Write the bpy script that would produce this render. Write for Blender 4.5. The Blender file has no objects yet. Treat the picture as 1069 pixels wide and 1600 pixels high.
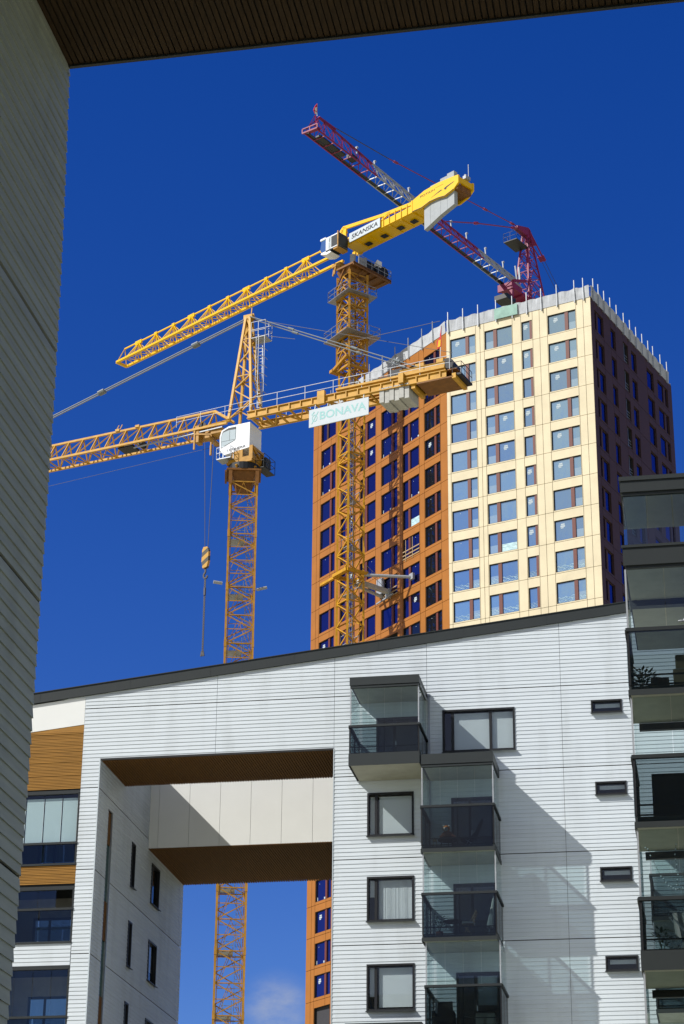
import bpy, math, random
from mathutils import Vector, Matrix
random.seed(7)
S = bpy.context.scene
R = math.radians
# ------------------------------------------------------------------ camera
cam = bpy.data.cameras.new("camera"); camo = bpy.data.objects.new("camera", cam)
S.collection.objects.link(camo); S.camera = camo
cam.sensor_fit = 'VERTICAL'; cam.sensor_height = 36.0; cam.lens = 3409.07/1600*36
cam.clip_start = 0.1; cam.clip_end = 4000
PITCH, ROLL = R(23.717), R(0.5225)
fwd = Vector((0, math.cos(PITCH), math.sin(PITCH))); up0 = Vector((0, -math.sin(PITCH), math.cos(PITCH))); rt0 = Vector((1, 0, 0))
rt = math.cos(ROLL)*rt0 + math.sin(ROLL)*up0; up = -math.sin(ROLL)*rt0 + math.cos(ROLL)*up0
m = Matrix((rt, up, -fwd)).transposed().to_4x4(); m.translation = Vector((0, 0, 1.6))
camo.matrix_world = m
# ------------------------------------------------------------------ world, sun, exposure
SUN = Vector((-0.6998, -0.2961, 0.6501)).normalized()
w = bpy.data.worlds.new("World"); S.world = w; w.use_nodes = True
nt = w.node_tree; N = nt.nodes; L = nt.links
for n in list(N): N.remove(n)
out = N.new('ShaderNodeOutputWorld'); bg = N.new('ShaderNodeBackground'); sky = N.new('ShaderNodeTexSky')
sky.sky_type = 'NISHITA'; sky.sun_disc = False; sky.sun_elevation = R(40.55); sky.sun_rotation = R(247.07)
sky.air_density = 1.0; sky.dust_density = 0.25; sky.ozone_density = 5.0; sky.altitude = 200
hsv = N.new('ShaderNodeHueSaturation'); hsv.inputs['Saturation'].default_value = 1.32; hsv.inputs['Value'].default_value = 1.11; hsv.inputs['Hue'].default_value = 0.525
L.new(sky.outputs[0], hsv.inputs['Color'])
tc = N.new('ShaderNodeTexCoord')
def mth(op, a, b=None, c=None):
    n = N.new('ShaderNodeMath'); n.operation = op; n.use_clamp = False
    for i, v in enumerate((a, b, c)):
        if v is None: continue
        if isinstance(v, (int, float)): n.inputs[i].default_value = v
        else: L.new(v, n.inputs[i])
    return n.outputs[0]
noi = N.new('ShaderNodeTexNoise'); noi.inputs['Scale'].default_value = 26; noi.inputs['Detail'].default_value = 7; noi.inputs['Roughness'].default_value = .62
mpn = N.new('ShaderNodeMapping'); mpn.inputs['Scale'].default_value = (1, 1, 2.0)
L.new(tc.outputs['Generated'], mpn.inputs[0]); L.new(mpn.outputs[0], noi.inputs['Vector'])
def near_mask(px, py, r0, r1):
    v = (rt*(px-534.5) - up*(py-800) + fwd*3409.07).normalized()
    d = N.new('ShaderNodeVectorMath'); d.operation = 'DISTANCE'; d.inputs[1].default_value = v; L.new(tc.outputs['Generated'], d.inputs[0])
    mr = N.new('ShaderNodeMapRange'); mr.interpolation_type = 'SMOOTHSTEP'; mr.inputs['From Min'].default_value = r0; mr.inputs['From Max'].default_value = r1
    mr.inputs['To Min'].default_value = 1; mr.inputs['To Max'].default_value = 0; L.new(d.outputs['Value'], mr.inputs['Value']); return mr.outputs[0]
# one faint low cloud between the buildings, and unseen cloud added behind the viewer to warm shade and reflections
cl = mth('MULTIPLY', near_mask(433, 1580, 0.004, 0.021), mth('MULTIPLY', mth('SUBTRACT', noi.outputs[0], 0.36), 2.6))
sep = N.new('ShaderNodeSeparateXYZ'); L.new(tc.outputs['Generated'], sep.inputs[0])
no2 = N.new('ShaderNodeTexNoise'); no2.inputs['Scale'].default_value = 3.2; no2.inputs['Detail'].default_value = 8; no2.inputs['Roughness'].default_value = .6
L.new(tc.outputs['Generated'], no2.inputs['Vector'])
back = N.new('ShaderNodeMapRange'); back.inputs['From Min'].default_value = 0.15; back.inputs['From Max'].default_value = -0.25; L.new(sep.outputs['Y'], back.inputs['Value'])
cb = mth('MULTIPLY', back.outputs[0], mth('MULTIPLY', mth('SUBTRACT', no2.outputs[0], 0.33), 3.2))
call = N.new('ShaderNodeMath'); call.operation = 'MAXIMUM'; call.use_clamp = True
L.new(mth('MULTIPLY', cl, 0.55), call.inputs[0]); L.new(cb, call.inputs[1])
cc = N.new('ShaderNodeMath'); cc.operation = 'MINIMUM'; L.new(call.outputs[0], cc.inputs[0]); cc.inputs[1].default_value = 0.8
cc2 = N.new('ShaderNodeMath'); cc2.operation = 'MAXIMUM'; L.new(cc.outputs[0], cc2.inputs[0]); cc2.inputs[1].default_value = 0.0
mixc = N.new('ShaderNodeMix'); mixc.data_type = 'RGBA'; L.new(cc2.outputs[0], mixc.inputs['Factor']); L.new(hsv.outputs[0], mixc.inputs['A']); mixc.inputs['B'].default_value = (5.8, 5.7, 4.9, 1)
L.new(mixc.outputs['Result'], bg.inputs['Color']); bg.inputs['Strength'].default_value = 0.085
L.new(bg.outputs[0], out.inputs[0])
sl = bpy.data.lights.new("sun", 'SUN'); sl.energy = 4.6; sl.angle = R(0.53); sl.color = (1.0, 0.965, 0.915)
so = bpy.data.objects.new("sun", sl); S.collection.objects.link(so); so.rotation_euler = SUN.to_track_quat('Z', 'Y').to_euler()
S.view_settings.view_transform = 'Standard'; S.view_settings.look = 'None'; S.view_settings.exposure = 0.30; S.view_settings.gamma = 1
S.cycles.max_bounces = 8; S.cycles.transparent_max_bounces = 24; S.cycles.glossy_bounces = 4
# ------------------------------------------------------------------ materials
MAT = {}
def mat(name, col, rough=.6, metal=0, var=0.0, scale=3.0, bump=0.0, stretch=(1, 1, 1), spec=.28, dirt=0.0):
    m = bpy.data.materials.new(name); m.use_nodes = True; t = m.node_tree; p = t.nodes['Principled BSDF']
    p.inputs['Base Color'].default_value = (*col, 1); p.inputs['Roughness'].default_value = rough; p.inputs['Metallic'].default_value = metal
    p.inputs['Specular IOR Level'].default_value = spec
    if var or bump or dirt:
        c = t.nodes.new('ShaderNodeTexCoord'); mp = t.nodes.new('ShaderNodeMapping'); mp.inputs['Scale'].default_value = stretch
        n = t.nodes.new('ShaderNodeTexNoise'); n.inputs['Scale'].default_value = scale; n.inputs['Detail'].default_value = 6; n.inputs['Roughness'].default_value = .6
        t.links.new(c.outputs['Object'], mp.inputs[0]); t.links.new(mp.outputs[0], n.inputs['Vector'])
        if var:
            r = t.nodes.new('ShaderNodeMapRange'); r.inputs['From Min'].default_value = .3; r.inputs['From Max'].default_value = .7
            r.inputs['To Min'].default_value = 1-var; r.inputs['To Max'].default_value = 1+var*.6
            h = t.nodes.new('ShaderNodeHueSaturation'); h.inputs['Color'].default_value = (*col, 1)
            t.links.new(n.outputs[0], r.inputs['Value']); t.links.new(r.outputs[0], h.inputs['Value'])
            last = h.outputs[0]
            if dirt:
                n2 = t.nodes.new('ShaderNodeTexNoise'); n2.inputs['Scale'].default_value = .6; n2.inputs['Detail'].default_value = 8
                m2 = t.nodes.new('ShaderNodeMapping'); m2.inputs['Scale'].default_value = (2.5, 2.5, .35)
                t.links.new(c.outputs['Object'], m2.inputs[0]); t.links.new(m2.outputs[0], n2.inputs['Vector'])
                r2 = t.nodes.new('ShaderNodeMapRange'); r2.inputs['From Min'].default_value = .5; r2.inputs['From Max'].default_value = .75; r2.inputs['To Max'].default_value = dirt
                mx = t.nodes.new('ShaderNodeMix'); mx.data_type = 'RGBA'; mx.inputs['B'].default_value = (col[0]*.45, col[1]*.44, col[2]*.4, 1)
                t.links.new(n2.outputs[0], r2.inputs['Value']); t.links.new(r2.outputs[0], mx.inputs['Factor']); t.links.new(last, mx.inputs['A']); last = mx.outputs['Result']
            t.links.new(last, p.inputs['Base Color'])
        if bump:
            b = t.nodes.new('ShaderNodeBump'); b.inputs['Strength'].default_value = bump; b.inputs['Distance'].default_value = .01
            t.links.new(n.outputs[0], b.inputs['Height']); t.links.new(b.outputs[0], p.inputs['Normal'])
    MAT[name] = m; return m
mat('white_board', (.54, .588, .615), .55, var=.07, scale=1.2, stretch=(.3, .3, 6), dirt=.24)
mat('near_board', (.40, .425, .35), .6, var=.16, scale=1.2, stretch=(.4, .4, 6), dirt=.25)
mat('white_panel', (.72, .73, .70), .4, var=.025, scale=1.2)
mat('dark_backing', (.03, .03, .03), .9)
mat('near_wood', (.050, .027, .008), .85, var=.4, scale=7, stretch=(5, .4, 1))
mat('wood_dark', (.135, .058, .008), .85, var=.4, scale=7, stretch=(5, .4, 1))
mat('wood_gold', (.31, .150, .022), .55, var=.3, scale=2.0, stretch=(.6, .6, 14))
mat('dark_metal', (.020, .024, .025), .5, var=.06, scale=3)
mat('fascia_metal', (.024, .029, .029), .5, var=.05, scale=2)
mat('black_metal', (.014, .015, .017), .5, var=.1)
mat('grey_metal', (.30, .32, .34), .4, .6, var=.12, scale=5)
mat('galvanised', (.34, .36, .38), .5, .25, var=.15, scale=6)
mat('concrete', (.42, .42, .39), .85, var=.12, scale=4, bump=.3, dirt=.2)
mat('concrete_pale', (.34, .365, .375), .8, var=.06, scale=2.5, dirt=.15)
mat('soffit_plaster', (.36, .36, .30), .8, var=.12, scale=2.5)
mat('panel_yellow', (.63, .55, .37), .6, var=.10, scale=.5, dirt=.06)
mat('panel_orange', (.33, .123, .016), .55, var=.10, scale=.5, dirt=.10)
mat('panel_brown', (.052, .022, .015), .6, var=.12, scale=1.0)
mat('mullion_red', (.125, .034, .022), .5, var=.1)
mat('crane_orange_yellow', (.53, .285, .026), .5, var=.2, scale=2.2, dirt=.35)
mat('crane_mast_yellow', (.42, .215, .028), .5, var=.28, scale=2.0, dirt=.45)
mat('crane_bright_yellow', (.76, .45, .0), .38, var=.05, scale=2)
mat('crane_deep_yellow', (.52, .265, .010), .45, var=.25, scale=2, dirt=.2)
mat('crane_red', (.22, .018, .065), .5, var=.15, scale=1.5, dirt=.3)
mat('crane_grey', (.36, .38, .39), .5, .3, var=.15, scale=2)
mat('cab_white', (.74, .76, .78), .35, var=.03)
mat('banner_white', (.47, .525, .55), .5, var=.03, scale=2)
mat('lettering_teal', (.27, .50, .49), .6, var=.02)
mat('lettering_black', (.012, .014, .018), .6, var=.02)
mat('rope_steel', (.05, .05, .055), .5, .3, var=.1)
mat('pendant_grey', (.20, .225, .235), .5, .2, var=.1)
mat('net_grey', (.42, .44, .46), .9, var=.18, scale=1.3, bump=1.0)
mat('net_green', (.27, .42, .36), .9, var=.2, scale=1.3)
mat('blind_white', (.72, .74, .76), .6, var=.02)
mat('interior_dark', (.045, .045, .05), .9, var=.1)
mat('interior_brown', (.34, .30, .28), .9, var=.1)
mat('paper_white', (.40, .47, .50), .7, var=.04)
mat('film', (.42, .60, .63), .35, var=.45, scale=2.6, stretch=(1, 1, 3.5), bump=1.0)
mat('asphalt', (.45, .42, .28), .9, var=.15, scale=.4, bump=.4)
mat('fabric_black', (.012, .012, .014), .9, var=.1)
mat('fabric_orange', (.70, .22, .03), .9, var=.2, scale=30)
mat('fabric_white', (.7, .68, .62), .9, var=.05)
mat('leaf_green', (.03, .07, .02), .7, var=.3, scale=8)
mat('terracotta', (.25, .08, .04), .8, var=.1)
mat('flag_red', (.55, .03, .04), .7, var=.1)
mat('flag_yellow', (.80, .42, .02), .7, var=.1)
mat('timber', (.38, .27, .15), .8, var=.2, scale=6)
def striped(name, a, b, scale, axis_deg):
    m = mat(name, a, .5); t = m.node_tree; p = t.nodes['Principled BSDF']
    c = t.nodes.new('ShaderNodeTexCoord'); mp = t.nodes.new('ShaderNodeMapping'); mp.inputs['Rotation'].default_value = (0, R(axis_deg), 0)
    wv = t.nodes.new('ShaderNodeTexWave'); wv.inputs['Scale'].default_value = scale; wv.bands_direction = 'Z'
    r = t.nodes.new('ShaderNodeValToRGB'); r.color_ramp.interpolation = 'CONSTANT'; r.color_ramp.elements[0].color = (*a, 1); r.color_ramp.elements[1].position = .5; r.color_ramp.elements[1].color = (*b, 1)
    t.links.new(c.outputs['Object'], mp.inputs[0]); t.links.new(mp.outputs[0], wv.inputs['Vector']); t.links.new(wv.outputs['Fac'], r.inputs[0]); t.links.new(r.outputs[0], p.inputs['Base Color'])
striped('hazard_stripe', (.50, .27, .03), (.05, .045, .03), .55, 40)
def glass(name, tint, base, gain, rough=0.0, gcol=(1, 1, 1)):
    m = bpy.data.materials.new(name); m.use_nodes = True; t = m.node_tree
    for n in list(t.nodes): t.nodes.remove(n)
    o = t.nodes.new('ShaderNodeOutputMaterial'); mx = t.nodes.new('ShaderNodeMixShader'); tr = t.nodes.new('ShaderNodeBsdfTransparent'); g = t.nodes.new('ShaderNodeBsdfGlossy')
    tr.inputs[0].default_value = (*tint, 1); g.inputs['Roughness'].default_value = rough; g.inputs['Color'].default_value = (*gcol, 1)
    fr = t.nodes.new('ShaderNodeFresnel'); fr.inputs[0].default_value = 1.5; ge = t.nodes.new('ShaderNodeNewGeometry')
    mu = t.nodes.new('ShaderNodeMath'); mu.operation = 'MULTIPLY_ADD'; mu.use_clamp = True; mu.inputs[1].default_value = gain; mu.inputs[2].default_value = base
    bf = t.nodes.new('ShaderNodeMath'); bf.operation = 'SUBTRACT'; bf.inputs[0].default_value = 1.0; t.links.new(ge.outputs['Backfacing'], bf.inputs[1])
    m3 = t.nodes.new('ShaderNodeMath'); m3.operation = 'MULTIPLY'; t.links.new(mu.outputs[0], m3.inputs[0]); t.links.new(bf.outputs[0], m3.inputs[1])
    t.links.new(fr.outputs[0], mu.inputs[0]); t.links.new(m3.outputs[0], mx.inputs[0]); t.links.new(tr.outputs[0], mx.inputs[1]); t.links.new(g.outputs[0], mx.inputs[2]); t.links.new(mx.outputs[0], o.inputs[0])
    MAT[name] = m
glass('glass_clear', (.81, .865, .865), .02, .9)
glass('glass_smoke', (.46, .52, .54), .015, .6)
glass('glass_window', (.84, .87, .87), .02, .9)
def mirror_glass(name, body, fac, gain, tint, bumpy=0.0):
    m = bpy.data.materials.new(name); m.use_nodes = True; t = m.node_tree
    for n in list(t.nodes): t.nodes.remove(n)
    o = t.nodes.new('ShaderNodeOutputMaterial'); mx = t.nodes.new('ShaderNodeMixShader'); d = t.nodes.new('ShaderNodeBsdfDiffuse'); g = t.nodes.new('ShaderNodeBsdfGlossy')
    d.inputs[0].default_value = (*body, 1); g.inputs['Roughness'].default_value = .03; g.inputs['Color'].default_value = (*tint, 1)
    fr = t.nodes.new('ShaderNodeFresnel'); fr.inputs[0].default_value = 1.5
    mu = t.nodes.new('ShaderNodeMath'); mu.operation = 'MULTIPLY_ADD'; mu.use_clamp = True; mu.inputs[1].default_value = gain; mu.inputs[2].default_value = fac
    c = t.nodes.new('ShaderNodeTexCoord'); n = t.nodes.new('ShaderNodeTexNoise'); n.inputs['Scale'].default_value = .7; b = t.nodes.new('ShaderNodeBump'); b.inputs['Strength'].default_value = .12+bumpy; b.inputs['Distance'].default_value = .05
    t.links.new(c.outputs['Object'], n.inputs['Vector']); t.links.new(n.outputs[0], b.inputs['Height']); t.links.new(b.outputs[0], g.inputs['Normal'])
    t.links.new(fr.outputs[0], mu.inputs[0]); t.links.new(mu.outputs[0], mx.inputs[0]); t.links.new(d.outputs[0], mx.inputs[1]); t.links.new(g.outputs[0], mx.inputs[2]); t.links.new(mx.outputs[0], o.inputs[0])
    MAT[name] = m
mirror_glass('tower_glass', (.075, .15, .22), .46, .8, (.80, .97, 1.0))
mirror_glass('lower_glass', (.24, .35, .41), .30, .6, (.9, .95, 1.0))
mirror_glass('tower_glass_light', (.13, .24, .32), .42, .8, (.82, .97, 1.0), .1)
mirror_glass('tower_glass_blue', (.005, .006, .025), .20, .9, (.24, .27, .72), .1)
mirror_glass('cab_glass', (.02, .05, .045), .08, .8, (.7, .9, .8))
mirror_glass('tower_glass_navy', (.006, .008, .035), .16, .9, (.30, .36, .80), .15)
mirror_glass('tower_glass_dark', (.006, .008, .014), .06, .7, (.4, .6, .8))
mat('crane_shade_brown', (.20, .085, .018), .6, var=.25, scale=3, dirt=.4)  # shade on collars, decks and undersides put into the colour, not rust
mat('crane_orange_shaded', (.42, .21, .02), .55, var=.2, scale=3, dirt=.4)  # crane paint darkened in the colour for shade below the slewing decks
# ------------------------------------------------------------------ mesh helpers
class Fr:                                            # a wall frame: u along the wall, v out of it, z up
    def __init__(s, o, yaw):
        a = R(yaw); s.yaw = a; s.o = Vector((o[0], o[1], 0)); s.d = Vector((math.cos(a), math.sin(a), 0)); s.n = Vector((math.sin(a), -math.cos(a), 0))
    def P(s, u, v, z): return s.o + s.d*u + s.n*v + Vector((0, 0, z))
ID = Fr((0, 0), 0)
class MB:
    def __init__(s, fr=ID): s.v = []; s.f = []; s.mi = []; s.fr = fr; s.cur = 0
    def face(s, pts):
        b = len(s.v); s.v += [tuple(p) for p in pts]; s.f.append(tuple(range(b, b+len(pts)))); s.mi.append(s.cur)
    def hexa(s, p):                                  # p: 4 bottom + 4 top points
        b = len(s.v); s.v += [tuple(q) for q in p]
        for f in ((3, 2, 1, 0), (4, 5, 6, 7), (0, 1, 5, 4), (1, 2, 6, 5), (2, 3, 7, 6), (3, 0, 4, 7)):
            s.f.append(tuple(b+i for i in f)); s.mi.append(s.cur)
        return s
    def box(s, u0, u1, v0, v1, z0, z1):
        P = s.fr.P
        return s.hexa([P(u0, v1, z0), P(u1, v1, z0), P(u1, v0, z0), P(u0, v0, z0), P(u0, v1, z1), P(u1, v1, z1), P(u1, v0, z1), P(u0, v0, z1)])
    def beam(s, a, b, w, h=None):                    # world points
        a = Vector(a); b = Vector(b); h = h or w; x = (b-a)
        if x.length < 1e-6: return s
        x.normalize(); r = Vector((0, 0, 1)) if abs(x.z) < .95 else Vector(s.fr.d)
        y = x.cross(r).normalized(); zz = x.cross(y).normalized(); y *= w/2; zz *= h/2
        return s.hexa([a-y-zz, a+y-zz, a+y+zz, a-y+zz, b-y-zz, b+y-zz, b+y+zz, b-y+zz])
    def lb(s, a, b, w, h=None): return s.beam(s.fr.P(*a), s.fr.P(*b), w, h)
    def tube(s, a, b, r, n=6, r2=None):
        a = Vector(a); b = Vector(b); r2 = r if r2 is None else r2; x = (b-a).normalized(); q = Vector((0, 0, 1)) if abs(x.z) < .9 else Vector((1, 0, 0))
        y = x.cross(q).normalized(); zz = x.cross(y).normalized(); bb = len(s.v)
        for (c, rr) in ((a, r), (b, r2)):
            for i in range(n): t = 2*math.pi*i/n; s.v.append(tuple(c+y*math.cos(t)*rr+zz*math.sin(t)*rr))
        for i in range(n): j = (i+1) % n; s.f.append((bb+i, bb+j, bb+n+j, bb+n+i)); s.mi.append(s.cur)
        s.f.append(tuple(bb+i for i in reversed(range(n)))); s.mi.append(s.cur); s.f.append(tuple(bb+n+i for i in range(n))); s.mi.append(s.cur)
        return s
    def lt(s, a, b, r, n=6): return s.tube(s.fr.P(*a), s.fr.P(*b), r, n)
    def prism(s, pts, v0, v1):                       # pts: (u, z) outline
        P = s.fr.P; n = len(pts); b = len(s.v)
        s.v += [tuple(P(u, v0, z)) for u, z in pts] + [tuple(P(u, v1, z)) for u, z in pts]
        s.f.append(tuple(range(b, b+n))); s.f.append(tuple(b+n+i for i in reversed(range(n)))); s.mi += [s.cur]*2
        for i in range(n): j = (i+1) % n; s.f.append((b+i, b+n+i, b+n+j, b+j)); s.mi.append(s.cur)
        return s
    def blob(s, c, rx, ry, rz, n=10, k=6):
        b = len(s.v); c = Vector(c)
        for i in range(k+1):
            ph = math.pi*i/k
            for j in range(n): t = 2*math.pi*j/n; s.v.append((c.x+rx*math.sin(ph)*math.cos(t), c.y+ry*math.sin(ph)*math.sin(t), c.z+rz*math.cos(ph)))
        for i in range(k):
            for j in range(n): s.f.append((b+i*n+j, b+(i+1)*n+j, b+(i+1)*n+(j+1) % n, b+i*n+(j+1) % n)); s.mi.append(s.cur)
        return s
ROOT = {}
def link(o): S.collection.objects.link(o); return o
def thing(name, label, cat, loc, group=None):
    o = link(bpy.data.objects.new(name, None)); o.location = loc; o['label'] = label; o['category'] = cat
    if group: o['group'] = group
    o.empty_display_size = .5; ROOT[o] = Vector(loc); return o
def mesh_of(name, mb, mats, off=Vector((0, 0, 0)), smooth=False):
    me = bpy.data.meshes.new(name); me.from_pydata([(x-off.x, y-off.y, z-off.z) for x, y, z in mb.v], [], mb.f)
    for mm in (mats if isinstance(mats, (list, tuple)) else [mats]): me.materials.append(MAT[mm])
    for p, i in zip(me.polygons, mb.mi): p.material_index = i; p.use_smooth = smooth
    me.update(); return me
def part(name, mb, mats, parent, label=None, smooth=False, kind=None):
    off = ROOT[parent]; o = bpy.data.objects.new(name, mesh_of(name, mb, mats, off, smooth)); link(o); o.parent = parent; ROOT[o] = off
    if label: o['label'] = label
    if kind: o['kind'] = kind
    return o
def solo(name, mb, mats, label, cat, loc, group=None, smooth=False):
    o = link(bpy.data.objects.new(name, mesh_of(name, mb, mats, Vector(loc), smooth))); o.location = loc; o['label'] = label; o['category'] = cat
    if group: o['group'] = group
    ROOT[o] = Vector(loc); return o
def rects_minus(u0, u1, z0, z1, holes):
    zs = sorted({z0, z1} | {z for h in holes for z in h[2:4] if z0 < z < z1}); res = []
    for a, b in zip(zs, zs[1:]):
        mid = (a+b)/2; cur = u0
        for h in sorted(h for h in holes if h[2] < mid < h[3] and h[1] > u0 and h[0] < u1):
            if h[0] > cur: res.append((cur, min(h[0], u1), a, b))
            cur = max(cur, h[1])
        if cur < u1: res.append((cur, u1, a, b))
    return res
def clip_top(poly, top):                             # keep z <= top(u), convex polygon of (u, z)
    outp = []
    for i in range(len(poly)):
        a, b = poly[i], poly[(i+1) % len(poly)]; da = top(a[0])-a[1]; db = top(b[0])-b[1]
        if da >= 0: outp.append(a)
        if (da >= 0) != (db >= 0): t = da/(da-db); outp.append((a[0]+(b[0]-a[0])*t, a[1]+(b[1]-a[1])*t))
    return outp
def lap(mb, u0, u1, z0, z1, holes, pitch=.1429, lip=.024, thin=.006, top=None, breaks=(), gap=.012, zjoints=(), v=0.0):
    """horizontal lap boards: every board leans out to a lip at its foot"""
    nrow = max(1, round((z1-z0)/pitch)); pitch = (z1-z0)/nrow
    P = mb.fr.P
    cuts = [u0]+[x for x in breaks if u0 < x < u1]+[u1]
    for i in range(nrow):
        a = z0+i*pitch; b = a+pitch
        if any(abs(zj-a) < pitch/2 for zj in zjoints): a += .03
        for c0, c1 in zip(cuts, cuts[1:]):
            c0 += gap/2 if c0 != u0 else 0; c1 -= gap/2 if c1 != u1 else 0
            for (p, q, r, s_) in rects_minus(c0, c1, a, b, holes):
                poly = [(p, r), (q, r), (q, s_), (p, s_)]
                if top: poly = clip_top(poly, top)
                if len(poly) < 3: continue
                off = lambda z: v+lip+(thin-lip)*(z-z0-i*pitch)/pitch
                mb.face([P(u, off(z), z) for u, z in poly])
                if r <= a+1e-6 and (not top or top((p+q)/2) > r): mb.face([P(p, v-.01, r), P(q, v-.01, r), P(q, off(r), r), P(p, off(r), r)])
                for uu, e in ((p, 1), (q, -1)):
                    zt = min(s_, top(uu)) if top else s_
                    if zt > r: mb.face([P(uu, v-.01, r), P(uu, off(r), r), P(uu, off(zt), zt), P(uu, v-.01, zt)][::e])
def slabs(mb, u0, u1, z0, z1, holes, v0, v1, ucuts=(), zcuts=(), gap=0.0):
    us = sorted([u0]+[x for x in ucuts if u0 < x < u1]+[u1]); zs = sorted([z0]+[x for x in zcuts if z0 < x < z1]+[z1])
    for a, b in zip(us, us[1:]):
        for c, d in zip(zs, zs[1:]):
            for p, q, r, s_ in rects_minus(a+(gap/2 if a != u0 else 0), b-(gap/2 if b != u1 else 0), c+(gap/2 if c != z0 else 0), d-(gap/2 if d != z1 else 0), holes): mb.box(p, q, v0, v1, r, s_)
def lettering(text, fr, u0, u1, zc, v, parent, mt, height=None, slope=0.0, shear=0.0, rot=0.0, name='lettering', bold=0.0):
    cu = bpy.data.curves.new(name, 'FONT'); cu.body = text; cu.align_x = 'CENTER'; cu.align_y = 'CENTER'; cu.size = 1; cu.shear = shear; cu.offset = bold
    to = bpy.data.objects.new('tmp', cu); link(to); dg = bpy.context.evaluated_depsgraph_get(); dg.update()
    me = bpy.data.meshes.new_from_object(to.evaluated_get(dg)); bpy.data.objects.remove(to); me.name = name
    xs = [q.co.x for q in me.vertices]; ys = [q.co.y for q in me.vertices]; cx = (max(xs)+min(xs))/2; cy = (max(ys)+min(ys))/2
    sx = (u1-u0)/(max(xs)-min(xs)); sy = sx if height is None else height/(max(ys)-min(ys)); off = ROOT[parent]
    for q in me.vertices:
        x, y = (q.co.x-cx)*sx, (q.co.y-cy)*sy
        if rot: x, y = x*math.cos(rot)-y*math.sin(rot), x*math.sin(rot)+y*math.cos(rot)
        q.co = fr.P((u0+u1)/2+x, v, zc+y+slope*x) - off
    me.materials.clear(); me.materials.append(MAT[mt])
    o = link(bpy.data.objects.new(name, me)); o.parent = parent; ROOT[o] = off; return o
# ------------------------------------------------------------------ ground
g = MB()
for i in range(-12, 12):
    for j in range(-12, 12):
        s_ = 120.0; g.face([(i*s_, j*s_, 0), ((i+1)*s_, j*s_, 0), ((i+1)*s_, (j+1)*s_, 0), (i*s_, (j+1)*s_, 0)])
gr = link(bpy.data.objects.new('ground', mesh_of('ground', g, 'asphalt'))); gr['kind'] = 'structure'
# ================================================================== near building (the viewer stands just behind its gateway)
WY = -10.09
NF = Fr((0, 0), WY)                                   # frame whose u is along the far facades
c0 = Vector((-3.2297, 21.7616, 0))                      # far corner of the near wall (on the ground)
NW = Fr(c0, 79.91)                                    # its side wall: u runs away from the viewer, v to the right
NA = Fr(c0, WY)
near = thing('apartment_building', 'shaded lap board wall at the left edge with slatted wood soffit along the top', 'building', (c0.x, c0.y, 0))
SZ = 16.77
def bend_at(z):
    if z > 12: return -.27*min(1, (z-12)/4.77)**1.7
    return -.12*min(1.2, max(0, 8-z)/2.4)**1.3
def bend(mb):                                        # the corner is not quite plumb: it leans back towards its head
    for i, p in enumerate(mb.v): q = Vector(p)+NW.d*bend_at(p[2]); mb.v[i] = tuple(q)
def skew(mb):                                        # the soffit's free edge runs a little out of square
    for i, p in enumerate(mb.v): u_ = (Vector(p)-c0).dot(NA.d); mb.v[i] = tuple(Vector(p)+NA.n*(.27+.019*u_))
mb = MB(NW)
# the side wall's corner leans a few centimetres, as the photo's does
lap(mb, -12.9, 0, 2.2, SZ, [], lip=.024, v=0.0, zjoints=(13.0, 9.99, 7.0, 4.0), gap=.02, breaks=())
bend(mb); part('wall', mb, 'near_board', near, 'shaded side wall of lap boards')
mb = MB(NA); mb.fr = Fr(c0, WY+180)                   # far facade, looks towards the opposite building
lap(mb, .0, 14, 2.2, 27.0, [], lip=.024, v=.0, zjoints=(13.0, 9.99, 7.0, 4.0))
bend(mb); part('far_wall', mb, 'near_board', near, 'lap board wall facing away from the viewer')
mb = MB(NW); mb.box(-12.9, -.2, -.03, 0, 0, 2.2)
for z0_, z1_ in ((0, 12), (12, 13.2), (13.2, 14.4), (14.4, 15.6), (15.6, 16.77), (16.77, 27)): mb2 = MB(NW); mb.box(-12.9, -.03+min(bend_at(z0_), bend_at(z1_)), -10, -.03, z0_, z1_)
part('core', mb, 'dark_backing', near)
mb = MB(NA)                                           # soffit over the opening: slats run towards the viewer
u = .012
k = 0
while u < 9.0:
    wdt = .056+.006*random.random()
    mb.box(u, u+wdt, -12.8, -.06-.0*random.random(), SZ-.022, SZ+.004*random.random()); u += .0735; k += 1
mb.fr = NA
# (v is negative away from the viewer for NA, so flip)
mb2 = MB(NA)
mb2.v = []; mb2.f = []; mb2.mi = []
u = .012
while u < 9.0:
    wdt = .054+.007*random.random(); dz = .005*random.random()
    mb2.box(u, u+wdt, .05, 12.8, SZ-.022-dz, SZ+.004); u += .0735
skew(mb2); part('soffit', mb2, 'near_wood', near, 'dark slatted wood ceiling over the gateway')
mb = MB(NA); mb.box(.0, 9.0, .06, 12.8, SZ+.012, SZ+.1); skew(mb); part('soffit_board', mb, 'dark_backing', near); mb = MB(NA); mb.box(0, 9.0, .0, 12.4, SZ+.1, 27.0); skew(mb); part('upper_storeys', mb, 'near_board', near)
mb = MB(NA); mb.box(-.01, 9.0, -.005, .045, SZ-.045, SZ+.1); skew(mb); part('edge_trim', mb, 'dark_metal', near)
mb = MB(NA); mb.box(9.0, 12, 0, 12.85, 0, 27); part('right_pillar', mb, 'near_board', near)
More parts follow.
